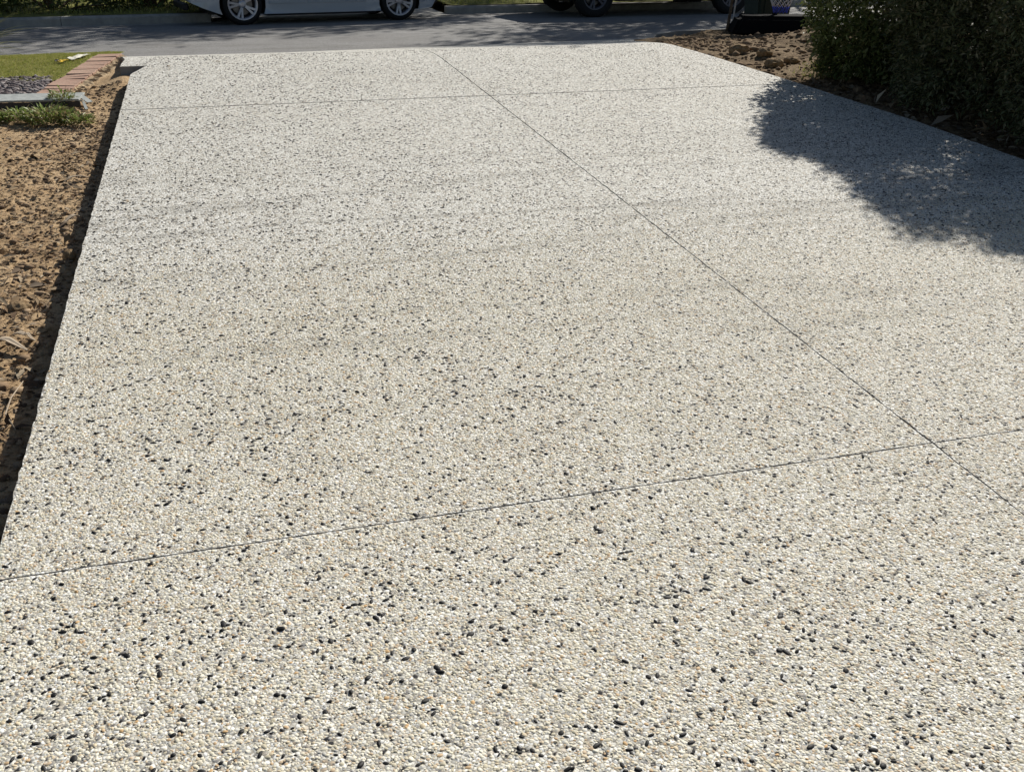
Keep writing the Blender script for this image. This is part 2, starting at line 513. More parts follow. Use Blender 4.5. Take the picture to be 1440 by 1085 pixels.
def xl(y):
    return np.interp(y, [-6, 9.45, 9.86, 9.861, 10.4, 10.9, 13.4], [-0.70, -0.70, -0.585, -0.81, -0.80, -0.86, -1.35])
def xr(y):
    return np.interp(y, [-6, 6.5, 8.04, 9.2, 10.0, 11.0, 12.5, 13.3, 14.2], [5.06, 5.07, 4.96, 4.86, 4.78, 4.85, 5.3, 5.75, 6.5])


def jag(s): return 0.006 * (fbm(s * 70, s * 0 + 3.3, 3) - 0.5) * 2


driveway = empty('driveway'); tag(driveway, kind='structure')


def slab(ys, left, right, nx, name='slab'):
    """a cast slab: top face following the fall, sides going down 0.16 m"""
    rows = []
    for y in ys:
        a = left(y); b = right(y); rows.append(np.concatenate([[a], np.linspace(a + 0.03, b - 0.03, nx - 2), [b]]))
    X = np.array(rows); Y = np.repeat(np.array(ys)[:, None], nx, 1)
    Y[0] += 0.5 * jag(X[0] + 7.0); Y[-1] += 0.5 * jag(X[-1] + 31.0)
    Y = np.minimum(Y, edge_near(X) + 0.02)
    Z = z_drive(X, Y)
    n = len(ys); V = np.stack([X, Y, Z], -1).reshape(-1, 3).tolist(); F = []
    for i in range(n - 1):
        for j in range(nx - 1):
            a = i * nx + j; F.append((a, a + 1, a + nx + 1, a + nx))
    nt_ = len(F)
    loop = [j for j in range(nx)] + [i * nx + nx - 1 for i in range(1, n)] + [(n - 1) * nx + j for j in range(nx - 2, -1, -1)] + [i * nx for i in range(n - 2, 0, -1)]
    b0 = len(V)
    for k in loop: v = V[k]; V.append((v[0], v[1], v[2] - 0.16))
    L = len(loop)
    for k in range(L):
        q = (k + 1) % L
        F.append((loop[k], b0 + k, b0 + q, loop[q]))
    o = mk(name, V, F, [M['agg'], M['slabside']], driveway)
    for p in o.data.polygons: p.material_index = 0 if p.index < nt_ else 1
    return o


yA = np.linspace(-5, YJ1 - 0.0026, 60); yB = np.linspace(YJ1 + 0.0026, YJ2 - GAP * 2.7, 150)
yC = np.concatenate([np.linspace(YJ2 + GAP * 2.7, 9.86, 60), np.linspace(9.861, 11.2, 50), np.linspace(11.25, 14.35, 40)])
lj = lambda y: XJ - GAP * (1 + 0.09 * max(y - 3, 0)) + float(jag(np.array(y * 1.0)))
rj = lambda y: XJ + GAP * (1 + 0.09 * max(y - 3, 0)) + float(jag(np.array(y * 1.0 + 50)))
for ys in (yA, yB, yC):
    slab(ys, lambda y: float(xl(y)) + float(jag(np.array(y + 20.0))), lj, 90)
    slab(ys, rj, lambda y: float(xr(y)) + float(jag(np.array(y + 80.0))), 90)
# grout at the bottom of the saw cuts
V = []; F = []
def strip(p):
    for (a, b) in zip(p[:-1], p[1:]):
        n = len(V); V.extend([a[0], a[1], b[1], b[0]]); F.append((n, n + 1, n + 2, n + 3))
dz = 0.010
strip([((XJ - 0.012, y, float(z_drive(XJ, y)) - dz), (XJ + 0.012, y, float(z_drive(XJ, y)) - dz)) for y in np.linspace(-5, 13.5, 120)])
for yj in (YJ1, YJ2):
    for a, b in ((-0.685, XJ - 0.013), (XJ + 0.013, 4.94)):
        dj = 0.0030 if yj == YJ1 else 0.014
        strip([((x, yj - 0.012, TAN * yj - dj), (x, yj + 0.012, TAN * yj - dj)) for x in (a, b)][::-1])
mk('joint_grout', V, F, M['grout'], driveway)

# pebbles standing out of the near part of the slab
sp_ = 0.0077
gy = np.arange(0.85, 5.0, sp_ * 0.866)
P = []
for k, y in enumerate(gy):
    x1 = min(1.46 + 0.85 * (y - 1.11) + 0.30, 5.0)
    xx = np.arange(-0.695, x1, sp_) + (k % 2) * sp_ / 2
    P.append(np.stack([xx, np.full_like(xx, y)], 1))
P = np.concatenate(P)
P += rng.normal(0, sp_ * 0.17, P.shape)
fade = np.clip((P[:, 1] - 3.9) / 1.1, 0, 1)
P = P[rng.random(len(P)) > fade]
ok = (rng.random(len(P)) > 0.05) & (np.abs(P[:, 0] - XJ) > 0.0068) & (np.abs(P[:, 1] - YJ1) > 0.0062) & (P[:, 0] > -0.696)
P = P[ok]

# black stones
nb = 7600
B = np.stack([rng.uniform(-0.68, 4.95, nb * 9), rng.uniform(0.85, 10.6, nb * 9)], 1)
B = B[(B[:, 0] < xr(B[:, 1]) - 0.02) & (B[:, 0] > xl(B[:, 1]) + 0.02)]
B = B[B[:, 0] < 1.46 + 0.85 * (B[:, 1] - 1.11) + 0.30]
dens = 0.04 + 0.85 * fbm(B[:, 0] * 2.6, B[:, 1] * 2.6, 4, g=0.75) ** 1.3 * np.where(B[:, 0] > 1.4, 0.85, 1.0)
B = B[rng.random(len(B)) < dens]
B = B[(np.abs(B[:, 1] - YJ1) > 0.009) & (np.abs(B[:, 1] - YJ2) > 0.01) & (np.abs(B[:, 0] - XJ) > 0.009)]
B = B[np.argsort(np.hypot(B[:, 0], B[:, 1]))]
# pebbles give way to the black stones
cell = {}
for i, (x, y) in enumerate(B): cell.setdefault((int(x / 0.02), int(y / 0.02)), []).append((x, y))
kx = (P[:, 0] / 0.02).astype(int); ky = (P[:, 1] / 0.02).astype(int)
keep = np.ones(len(P), bool)
for i in range(len(P)):
    for dx in (-1, 0, 1):
        for dy in (-1, 0, 1):
            q = cell.get((kx[i] + dx, ky[i] + dy))
            if q:
                for (x, y) in q:
                    if (P[i, 0] - x) ** 2 + (P[i, 1] - y) ** 2 < 5.5e-5: keep[i] = False
P = P[keep]


def scatter(name, P, scale, rot, tint, mat, subdiv, parent, lift=-0.0014):
    Z = z_drive(P[:, 0], P[:, 1]) + lift
    me = bpy.data.meshes.new(name)
    me.vertices.add(len(P)); me.vertices.foreach_set('co', np.column_stack([P, Z]).astype(np.float32).ravel())
    for nm, arr in (('scl', scale), ('rot', rot)):
        a = me.attributes.new(nm, 'FLOAT_VECTOR', 'POINT'); a.data.foreach_set('vector', arr.astype(np.float32).ravel())
    a = me.attributes.new('tint', 'FLOAT', 'POINT'); a.data.foreach_set('value', tint.astype(np.float32))
    o = bpy.data.objects.new(name, me); C.objects.link(o); o.parent = parent
    me.materials.append(mat)
    ng = bpy.data.node_groups.new(name, 'GeometryNodeTree')
    ng.interface.new_socket('Geometry', in_out='INPUT', socket_type='NodeSocketGeometry')
    ng.interface.new_socket('Geometry', in_out='OUTPUT', socket_type='NodeSocketGeometry')
    N = ng.nodes; Lk = ng.links.new
    gi = N.new('NodeGroupInput'); go = N.new('NodeGroupOutput')
    ico = N.new('GeometryNodeMeshIcoSphere'); ico.inputs['Radius'].default_value = 1.0; ico.inputs['Subdivisions'].default_value = subdiv
    sm = N.new('GeometryNodeSetMaterial'); sm.inputs['Material'].default_value = mat
    sh = N.new('GeometryNodeSetShadeSmooth')
    iop = N.new('GeometryNodeInstanceOnPoints')
    Lk(ico.outputs[0], sh.inputs[0]); Lk(sh.outputs[0], sm.inputs[0])
    Lk(gi.outputs[0], iop.inputs['Points']); Lk(sm.outputs[0], iop.inputs['Instance'])
    for nm, sock in (('scl', 'Scale'), ('rot', 'Rotation')):
        na = N.new('GeometryNodeInputNamedAttribute'); na.data_type = 'FLOAT_VECTOR'; na.inputs[0].default_value = nm
        Lk(na.outputs[0], iop.inputs[sock])
    Lk(iop.outputs[0], go.inputs[0])
    md = o.modifiers.new('scatter', 'NODES'); md.node_group = ng
    o['kind'] = 'stuff'
    return o


n = len(P)
r0 = np.clip(rng.lognormal(math.log(0.0042), 0.22, n), 0.0026, 0.0072)
scl = np.stack([r0 * rng.uniform(0.85, 1.35, n), r0 * rng.uniform(0.7, 1.0, n), r0 * rng.uniform(0.38, 0.62, n)], 1)
rot = np.stack([rng.normal(0, 0.25, n), rng.normal(0, 0.25, n), rng.uniform(0, 6.28, n)], 1)
tn = np.clip(rng.random(n) + 0.22 * (fbm(P[:, 0] * 3.1 + 40, P[:, 1] * 3.1, 4, g=0.7) - 0.52) * (rng.random(n) < 0.8), 0, 0.999)
scatter('pebbles', P, scl, rot, tn, M['pebble'], 2, driveway)

NB = 300
B2 = B[NB:]; n = len(B2)
r0 = np.clip(rng.lognormal(math.log(0.0052), 0.25, n), 0.0032, 0.0085) * np.where(B2[:, 0] > 1.3, 0.85, 1.0)
scl = np.stack([r0 * rng.uniform(0.95, 1.75, n), r0 * rng.uniform(0.55, 0.95, n), r0 * rng.uniform(0.42, 0.58, n)], 1)
rot = np.stack([rng.normal(0, 0.2, n), rng.normal(0, 0.2, n), rng.uniform(0, 6.28, n)], 1)
scatter('black_pebbles', B2, scl, rot, rng.random(n), M['blackstone'], 2, driveway, -0.0003)
stones = []
for k in range(6):
    bm = bmesh.new(); bmesh.ops.create_icosphere(bm, subdivisions=1, radius=1)
    for v in bm.verts: v.co *= random.uniform(0.75, 1.2)
    me = bpy.data.meshes.new('black_pebble'); bm.to_mesh(me); bm.free(); me.materials.append(M['blackstone']); stones.append(me)
for i in range(NB):
    o = bpy.data.objects.new('black_pebble', stones[i % 6]); C.objects.link(o); o.parent = driveway
    x, y = B[i]; r = min(0.0088, max(0.0036, random.lognormvariate(math.log(0.0055), 0.25))) * (0.85 if x > 1.2 else 1.0)
    o.location = (x, y, float(z_drive(x, y)) - 0.0002)
    o.scale = (r * random.uniform(0.95, 1.75), r * random.uniform(0.55, 0.95), r * random.uniform(0.42, 0.6))
    o.rotation_euler = (random.gauss(0, 0.2), random.gauss(0, 0.2), random.uniform(0, 6.28))

# ------------------------------------------------------------------ soil on both sides
def relief(X, Y, a=1.0):
    r = (fbm(X * 3.1, Y * 3.1, 3) - 0.5) * 0.05 + (fbm(X * 14 + 5, Y * 14, 4, g=0.6) - 0.5) * 0.03
    pit = np.clip(fbm(X * 9 + 31, Y * 9 + 3, 2) - 0.66, 0, 1) * 0.22
    lump = np.clip(fbm(X * 22 + 11, Y * 22 + 7, 2) - 0.62, 0, 1) * 0.10
    return a * 0.72 * (r * 0.85 + (pit * -1 + lump) * np.clip(fbm(X * 1.7 + 3, Y * 1.7 + 8, 2) * 3.2 - 0.9, 0.1, 1.5))


def zl(X, Y):
    edge = sstep(0.0, 0.12, (-0.70 - X))
    z = z_left(X, Y) - 0.015 + relief(X, Y) * (0.35 + 0.65 * edge) * (1 - 0.5 * sstep(5.6, 7.0, Y)) * (1 - 0.8 * sstep(9.4, 10.6, Y) * sstep(-1.2, -1.5, X))
    return z - 0.02 * (1 - edge) + 0.075 * np.exp(-((X + 0.72) / 0.22) ** 2 - ((Y - 9.75) / 0.45) ** 2)


tag(grid('soil_strip', np.linspace(-2.6, -0.55, 206), np.linspace(1.5, 11.4, 900), zl, M['soil']), kind='structure')
def zl2(X, Y): return z_left(X, Y) - 0.05 + 0.02 * (fbm(X, Y) - 0.5)
tag(grid('yard_ground', np.concatenate([np.linspace(-30, -2.55, 40)]), np.linspace(-6, 13.0, 60), zl2, M['soil'], keep=lambda x, y: y < edge_near(x) - 0.1), kind='structure')
def zr(X, Y):
    e = sstep(0.0, 0.25, X - xr(Y))
    return z_right(X, Y) + relief(X * 0.8 + 40, Y * 0.8) * (0.25 + 1.2 * e) - 0.02 * (1 - e)
tag(grid('soil_bank', np.linspace(4.6, 9.6, 300), np.linspace(3.0, 14.8, 640), zr, M['soil2'], keep=lambda x, y: (x > xr(y) - 0.06) & (y < edge_near(x) - 0.17) & ((y < 12.6) | (x > 5.62 + (y - 12.9) * 0.75))), kind='structure')
tag(grid('side_yard', np.linspace(9.55, 40, 50), np.linspace(-6, 18, 70), lambda X, Y: z_right(X, Y) - 0.03, M['soil2'], keep=lambda x, y: y < edge_near(x) - 0.1), kind='structure')
tag(grid('side_bed', np.linspace(5.0, 9.6, 30), np.linspace(-6, 3.05, 40), lambda X, Y: z_right(X, Y) - 0.03, M['soil2']), kind='structure')


def blobs(n, pos, size, squash=0.65):
    """n low faceted lumps in one mesh"""
    bm = bmesh.new(); bmesh.ops.create_icosphere(bm, subdivisions=1, radius=1)
    bv = np.array([v.co[:] for v in bm.verts]); bf = np.array([[v.index for v in f.verts] for f in bm.faces]); bm.free()
    nv = len(bv); V = np.repeat(bv[None], n, 0) * rng.uniform(0.7, 1.25, (n, nv, 1))
    a = rng.uniform(0, 6.28, n); ca, sa = np.cos(a), np.sin(a)
    V = V * np.stack([rng.uniform(0.8, 1.4, n), rng.uniform(0.6, 1.0, n), rng.uniform(0.4, 1.0, n) * squash], 1)[:, None] * size[:, None, None]
    X = V[..., 0] * ca[:, None] - V[..., 1] * sa[:, None]; Y = V[..., 0] * sa[:, None] + V[..., 1] * ca[:, None]
    V = np.stack([X, Y, V[..., 2]], -1) + pos[:, None]
    F = (bf[None] + (np.arange(n) * nv)[:, None, None]).reshape(-1, 3)
    return V.reshape(-1, 3), F


def on(zf, x, y, dz=0.0): return np.stack([x, y, zf(x, y) + dz], 1)


# crumbs and clods of soil
n = 5200
x = -0.76 - np.abs(rng.normal(0, 0.55, n)); y = rng.uniform(2.2, 9.6, n)
s = rng.gamma(1.6, 0.0045, n) + 0.003
V1, F1 = blobs(n, on(zl, x, y, 0.001), np.minimum(s, 0.03))
tag(mk('soil_crumbs', V1, F1, M['clod']), 'brown crumbs of loose soil along the left edge of the driveway', 'soil', kind='stuff')
n = 2600
x = rng.uniform(4.9, 8.0, n); y = rng.uniform(7.6, 12.4, n); k = (x > xr(y) + 0.05) & (y < 11.7 + (x - 5.3) * 0.5); x = x[k]; y = y[k]; n = len(x)
s = rng.gamma(1.4, 0.012, n) + 0.006
V1, F1 = blobs(n, on(zr, x, y, 0.004), np.minimum(s, 0.075))
tag(mk('soil_clods', V1, F1, M['clod2']), 'dark brown clods of dug soil between driveway and wheelie bin', 'soil', kind='stuff')
# dry litter: chips, leaves and stalks
def litter(name, n, xf, yf, zf, L0, mat, lab, flat=0.35):
    x = xf(n); y = yf(n); p = on(zf, x, y, 0.004)
    d = np.column_stack([rng.normal(size=n), rng.normal(size=n), rng.normal(0, flat, n)])
    nn = np.column_stack([rng.normal(0, flat, n), rng.normal(0, flat, n), np.ones(n)])
    Ln = L0 * rng.gamma(2.2, 0.45, n)
    V1, F1 = leaves(p, d, nn, Ln, Ln * rng.uniform(0.12, 0.5, n), 0.15)
    return tag(mk(name, V1, F1, mat), lab, 'litter', kind='stuff')
litter('leaf_litter', 8500, lambda n: -0.78 - np.abs(rng.normal(0, 0.5, n)), lambda n: rng.uniform(2.2, 8.2, n), zl, 0.028, M['litter'], 'dry brown leaves and bark chips strewn over the sandy strip')
litter('hedge_litter', 7000, lambda n: rng.uniform(5.06, 6.3, n), lambda n: rng.uniform(4.0, 8.3, n), zr, 0.05, M['litter'], 'dry leaves and twigs on the soil under the hedge')

# ------------------------------------------------------------------ things on the left strip
def clod(name, loc, s, mat, label, cat, seed):
    bm = bmesh.new(); bmesh.ops.create_icosphere(bm, subdivisions=3, radius=1)
    for v in bm.verts:
        q = v.co.copy(); f = 1 + 0.5 * (float(fbm(np.array(q.x * 1.5 + seed), np.array(q.y * 1.5 + q.z * 1.1 + seed))) - 0.5) + 0.35 * (float(fbm(np.array(q.x * 5 + seed), np.array(q.y * 5 + q.z * 4))) - 0.5)
        v.co = Vector((q.x * s[0], q.y * s[1], q.z * s[2])) * f
    me = bpy.data.meshes.new(name); bm.to_mesh(me); bm.free(); me.materials.append(mat)
    o = bpy.data.objects.new(name, me); C.objects.link(o); o.location = loc
    return tag(o, label, cat)
M['clodsolid'] = m_soil('dark_clod', 0.62)  # soil colour scaled darker, for the separate lumps and clods
clod('soil_lump', (-0.80, 5.14, float(zl(np.array(-0.80), np.array(5.14))) + 0.02), (0.03, 0.04, 0.035), M['clodsolid'], 'lump of soil perched at the edge of the slab shadow', 'soil lump', 2.0)
clod('dark_lump', (-0.955, 4.55, float(zl(np.array(-0.955), np.array(4.55))) + 0.006), (0.055, 0.045, 0.03), M['clodsolid'], 'large dark rounded lump in the sandy strip beside the driveway', 'stone', 5.0)  # rounded lump in the darker soil colour


def bark_strip(x, y, L, a, label, wd=0.03):
    """a curled, split piece of bark"""
    pts = []
    V = []; F = []
    for i in range(9):
        t = i / 8; px = x + math.cos(a) * L * (t - 0.5); py = y + math.sin(a) * L * (t - 0.5) + 0.012 * math.sin(t * 5)
        pz = float(zl(np.array(px), np.array(py))) + 0.016 + 0.012 * math.sin(t * math.pi)
        wv = wd * (0.25 + math.sin(math.pi * min(1, t * 0.95 + 0.05)) * 0.75)
        for s in (-1, -0.4, 0.4, 1):
            V.append((px - math.sin(a) * wv * s * 0.5, py + math.cos(a) * wv * s * 0.5, pz + 0.35 * wv * abs(s) ** 2))
        for s in (1, -1):
            V.append((px - math.sin(a) * wv * s * 0.45, py + math.cos(a) * wv * s * 0.45, pz - 0.004 + 0.3 * wv))
    for i in range(8):
        for k in range(6):
            a0 = i * 6 + k; b0 = i * 6 + (k + 1) % 6; F.append((a0, b0, b0 + 6, a0 + 6))
    o = mk('bark_strip', V, F, M['bark'], smooth=True)
    return tag(o, label, 'bark', 'pale bark pieces on the soil')
bark_strip(-0.93, 4.10, 0.17, -0.5, 'longest pale split bark strip, below the dark lump on the soil', 0.035)
bark_strip(-0.885, 4.16, 0.11, -0.35, 'short pale bark piece lying just above the longest strip', 0.025)
bark_strip(-0.84, 5.75, 0.14, 0.8, 'curled grey bark piece beside the slab shadow, above the soil lump', 0.03)
bark_strip(-0.90, 6.6, 0.16, 0.5, 'thin curled bark piece on the bare sand below the weeds', 0.02)
m = MB(); m.tube([(-0.80, 3.35, float(zl(np.array(-0.80), np.array(3.35))) + 0.02), (-0.845, 3.45, float(zl(np.array(-0.845), np.array(3.45))) + 0.025), (-0.85, 3.6, float(zl(np.array(-0.85), np.array(3.6))) + 0.02), (-0.83, 3.75, float(zl(np.array(-0.83), np.array(3.75))) + 0.02)], [0.002, 0.003, 0.003, 0.0015], 5)
tag(m.build('dry_twig', M['bark'], smooth=True), 'thin pale curved twig on soil nearest the camera', 'twig')

for (x, y, a, L, lb) in ((0.02, 9.95, 0.4, 0.05, 'tiny dark fallen leaf on the driveway crest, nearest the lawn'), (0.62, 10.12, 1.2, 0.045, 'tiny dark fallen leaf on the driveway crest below the rear wheel of the white car'), (-0.38, 9.75, 2.1, 0.055, 'small brown fallen leaf by the left corner of the driveway'), (4.3, 8.9, 0.9, 0.05, 'small brown fallen leaf on the driveway left of the dug soil'), (-0.52, 5.6, 2.4, 0.05, 'small dry leaf on the slab near its left edge')):
    V1, F1 = leaves(np.array([[0, 0, 0.004]]), np.array([[math.cos(a), math.sin(a), 0.08]]), np.array([[0.1, 0.0, 1.0]]), np.array([L]), np.array([L * 0.45]), 0.3)
    o = mk('fallen_leaf', V1, F1, M['litter']); o.location = (x, y, float(z_drive(x, y)) + 0.002)
    md = o.modifiers.new('thick', 'SOLIDIFY'); md.thickness = 0.0012
    tag(o, lb, 'leaf', 'fallen leaves on the driveway')

# board lying across the end of the brick edging
bd = empty('grey_board', (-1.08, 8.84, 0)); tag(bd, 'weathered grey board lying flat on its edge of soil beside green weeds', 'board')
def zz(x, y): return float(z_left(np.array(x), np.array(y)))
zb = zz(-1.5, 9.0) + 0.012
m = MB(); mtx = Matrix.Rotation(R(-5.0), 3, 'Z')
m.box((-0.95, 0.17, zb + 0.034), (1.95, 0.27, 0.016), mtx @ Matrix.Rotation(R(3), 3, 'X'))
m.build('board_top', M['galv'], bd, bevel=0.003)
m = MB(); m.box((-0.955, 0.035, zb - 0.004), (1.95, 0.012, 0.042), mtx); m.build('board_gap_shade', M['darkmetal'], bd)  # dark strip standing in for the shaded gap under the board
m = MB()
for (bx, by, bz, ln, wd_, az, ti) in ((0.045, 0.06, 0.018, 0.13, 0.05, -0.9, 0.35), (0.05, -0.07, -0.015, 0.16, 0.022, -1.35, 0.25), (0.0, 0.0, 0.012, 0.09, 0.03, -0.4, -0.2)):
    m.box((bx, by, zb + bz), (ln, wd_, 0.008), Matrix.Rotation(az, 3, 'Z') @ Matrix.Rotation(ti, 3, 'Y'))
m.build('broken_end', M['galv'], bd)

# brick edging
be = empty('brick_edging', (-1.33, 9.30, 0)); tag(be, 'row of red bricks edging the lawn with crusty mortar along one side', 'brick edging')
bp = [((0.225, 0.108, 0.076), 0)]
bm = bmesh.new(); bmesh.ops.create_cube(bm, size=1)
for v in bm.verts: v.co = Vector((v.co.x * 0.238, v.co.y * 0.1105, v.co.z * 0.078))
bmesh.ops.bevel(bm, geom=bm.edges[:], offset=0.004, segments=1, affect='EDGES')
bme = bpy.data.meshes.new('brick'); bm.to_mesh(bme); bm.free(); bme.materials.append(M['brick'])
BD = Vector((0.30, 1.72, 0)).normalized(); BN = Vector((BD.y, -BD.x, 0))
for i in range(-2, 17):
    p = Vector((-1.33, 9.33, 0)) + BD * (0.114 * (i + 0.5))
    o = bpy.data.objects.new('brick', bme); C.objects.link(o); o.parent = be
    p2 = p + BN * random.uniform(-0.008, 0.008)
    o.location = (p2.x + 1.33, p2.y - 9.30, zz(p.x, p.y) - 0.016 + random.uniform(-0.004, 0.004))
    o.rotation_euler = (R(2.5) + random.gauss(0, 0.02), random.gauss(0, 0.025), -math.atan2(BD.x, BD.y) + random.gauss(0, 0.02))
# crusty mortar haunch along the right-hand side
V = []; F = []; nu, nv = 170, 12
for i in range(nu):
    t = i / (nu - 1)
    for j in range(nv):
        s = j / (nv - 1)
        p = Vector((-1.33, 9.33, 0)) + BD * (t * 1.95) + BN * (0.105 + 0.13 * s)
        z0 = zz(p.x, p.y) + 0.018
        z1 = float(zl(np.array(p.x), np.array(p.y))) - 0.01
        q = (1 - s ** 0.7) * z0 + s ** 0.7 * z1
        rr = float(fbm(np.array(t * 70), np.array(s * 2.0), 3) - 0.5) * 0.075 * math.sin(math.pi * min(1, s + 0.12))
        V.append((p.x + 1.33 + rr * 0.8, p.y - 9.30, q + rr * 0.7 - (0.03 if s == 0 else 0)))
for i in range(nu - 1):
    for j in range(nv - 1):
        a = i * nv + j; F.append((a, a + 1, a + nv + 1, a + nv))
mk('mortar_haunch', V, F, M['mortar'], be, smooth=False)

# lawn
def line_x(y): return -1.33 + (y - 9.33) * 0.30 / 1.72 - 0.125
def zlawn(X, Y): return z_left(X, Y) + 0.006 + 0.012 * (fbm(X * 5, Y * 5, 3) - 0.5)
def lawnkeep(x, y): return (x < line_x(y)) & (x < -1.0) & (y > 9.98 + 0.10 * np.sin(x * 5)) & (y < edge_near(x) - 0.17)
tag(grid('lawn', np.concatenate([np.linspace(-12, -3, 30), np.linspace(-2.95, -0.7, 60)]), np.linspace(9.5, 13.4, 90), zlawn, M['turf'], keep=lawnkeep), kind='structure')
n = 52000
x = -0.75 - rng.gamma(1.6, 0.75, n); y = rng.uniform(9.6, 13.1, n); k = lawnkeep(x + 0.02, y) & (x > -6); x = x[k]; y = y[k]; n = len(x)
p = on(zlawn, x, y); d = np.column_stack([rng.normal(0, 0.5, n), rng.normal(0, 0.5, n), np.ones(n)])
V1, F1 = leaves(p, d, rdir(n), rng.uniform(0.010, 0.022, n) * (0.6 + 1.3 * fbm(x * 7, y * 7, 3)), rng.uniform(0.003, 0.0055, n))
tag(mk('lawn_grass', V1, F1, M['grass']), 'short mown green lawn beside the brick edging', 'grass', kind='stuff')
# dark mulch between lawn and board
n = 2600
x = rng.uniform(-3.2, -1.42, n); y = rng.uniform(9.30, 10.1, n); k = x < line_x(y) - 0.01; x = x[k]; y = y[k]; n = len(x)
V1, F1 = blobs(n, on(z_left, x, y, 0.01 + 0.0), rng.uniform(0.012, 0.034, n), 0.7)
tag(mk('dark_mulch', V1, F1, M['mulch']), 'dark purplish mulch chips between the lawn and the grey board', 'mulch', kind='stuff')

# crumpled wrapper on the lawn
wr = empty('torn_wrapper', (-1.30, 10.95, 0)); tag(wr, 'torn cream and yellow wrapper lying on the lawn by the bricks', 'wrapper')
def crumple(name, x0, y0, L, Wd, ang, mat, seed, h=0.025):
    V = []; F = []; nu, nv = 9, 5
    for i in range(nu):
        for j in range(nv):
            u = (i / (nu - 1) - 0.5) * L; v = (j / (nv - 1) - 0.5) * Wd
            X = x0 + math.cos(ang) * u - math.sin(ang) * v; Y = y0 + math.sin(ang) * u + math.cos(ang) * v
            V.append((X, Y, zz(X - 1.30, Y + 10.95) + 0.02 + h * float(fbm(np.array(u * 30 + seed), np.array(v * 40 + seed), 2))))
    for i in range(nu - 1):
        for j in range(nv - 1):
            a = i * nv + j; F.append((a, a + nv, a + nv + 1, a + 1))
    o = mk(name, V, F, mat, wr); md = o.modifiers.new('thick', 'SOLIDIFY'); md.thickness = 0.003
crumple('wrapper_sheet', 0.02, 0.10, 0.32, 0.09, 1.15, M['cream'], 1.0)
crumple('wrapper_yellow_end', -0.10, -0.13, 0.10, 0.06, 0.9, M['yellow'], 7.0)
crumple('wrapper_dark_end', -0.145, -0.145, 0.05, 0.05, 0.4, M['trim'], 9.0, 0.03)

# weeds
def weed(x, y, n, rad, hgt, label):
    r = empty('weed', (x, y, zz(x, y) - 0.01)); tag(r, label, 'weed', 'weeds beside the grey board')
    ph = rng.uniform(0, 6.28, n); rr = rad * np.sqrt(rng.random(n)) * 0.75
    p = np.column_stack([np.cos(ph) * rr, np.sin(ph) * rr * 0.8, rng.uniform(0, hgt, n) * (1 - 0.6 * rr / rad)])
    d = np.column_stack([np.cos(ph) * 0.8 + rng.normal(0, 0.4, n), np.sin(ph) * 0.8 + rng.normal(0, 0.4, n), rng.uniform(0.1, 1.1, n)])
    nn = np.column_stack([rng.normal(0, 0.4, n), rng.normal(0, 0.4, n), np.ones(n)])
    Ln = rng.uniform(0.025, 0.065, n)
    V1, F1 = leaves(p, d, nn, Ln, Ln * rng.uniform(0.18, 0.42, n)); mk('leaves', V1, F1, M['weed'], r)
    m = MB()
    for k in range(14):
        a = random.uniform(0, 6.28); q = rad * random.uniform(0.3, 0.9)
        m.tube([(0, 0, 0), (math.cos(a) * q * 0.5, math.sin(a) * q * 0.5, hgt * 0.7), (math.cos(a) * q, math.sin(a) * q, hgt * random.uniform(0.6, 1.2))], [0.002, 0.0016, 0.001], 4)
    m.build('stems', M['weed'], r)
weed(-1.24, 8.28, 900, 0.24, 0.13, 'thickest bright green weed clump in front of the grey board')
weed(-1.03, 8.2, 330, 0.15, 0.07, 'low sparse weed clump nearest the driveway slab')
weed(-1.47, 8.4, 520, 0.20, 0.08, 'leafy weed clump left of the thickest clump')
weed(-1.62, 8.45, 300, 0.15, 0.06, 'small weed clump at the left margin below the board')
weed(-1.2, 8.86, 260, 0.13, 0.15, 'wispy weed growing up over the front edge of the board')

# strap-leaved plant whose leaf tips reach in at the left margin
sp = empty('strap_leaf_plant', (-2.27, 11.3, zz(-2.27, 11.3))); tag(sp, 'spiky strap-leaved plant with pale arching leaves beside the lawn', 'plant')
for k in range(70):
    a = random.uniform(-math.pi, math.pi); L = random.uniform(0.55, 0.9); el = random.uniform(0.15, 1.35)
    V = []; F = []
    for i in range(7):
        t = i / 6; rr = L * t * math.cos(el) ; z = 0.05 + L * t * math.sin(el) - 0.35 * L * t * t
        wv = 0.022 * (1 - t) ** 0.7 + 0.002
        V += [(math.cos(a) * rr - math.sin(a) * wv / 2, math.sin(a) * rr + math.cos(a) * wv / 2, max(z, 0.01)), (math.cos(a) * rr, math.sin(a) * rr, max(z, 0.01) - wv * 0.25), (math.cos(a) * rr + math.sin(a) * wv / 2, math.sin(a) * rr - math.cos(a) * wv / 2, max(z, 0.01))]
        if i: b = 3 * i; F += [(b - 3, b - 2, b + 1, b), (b - 2, b - 1, b + 2, b + 1)]
    mk('leaf', V, F, M['strap'], sp, smooth=True)

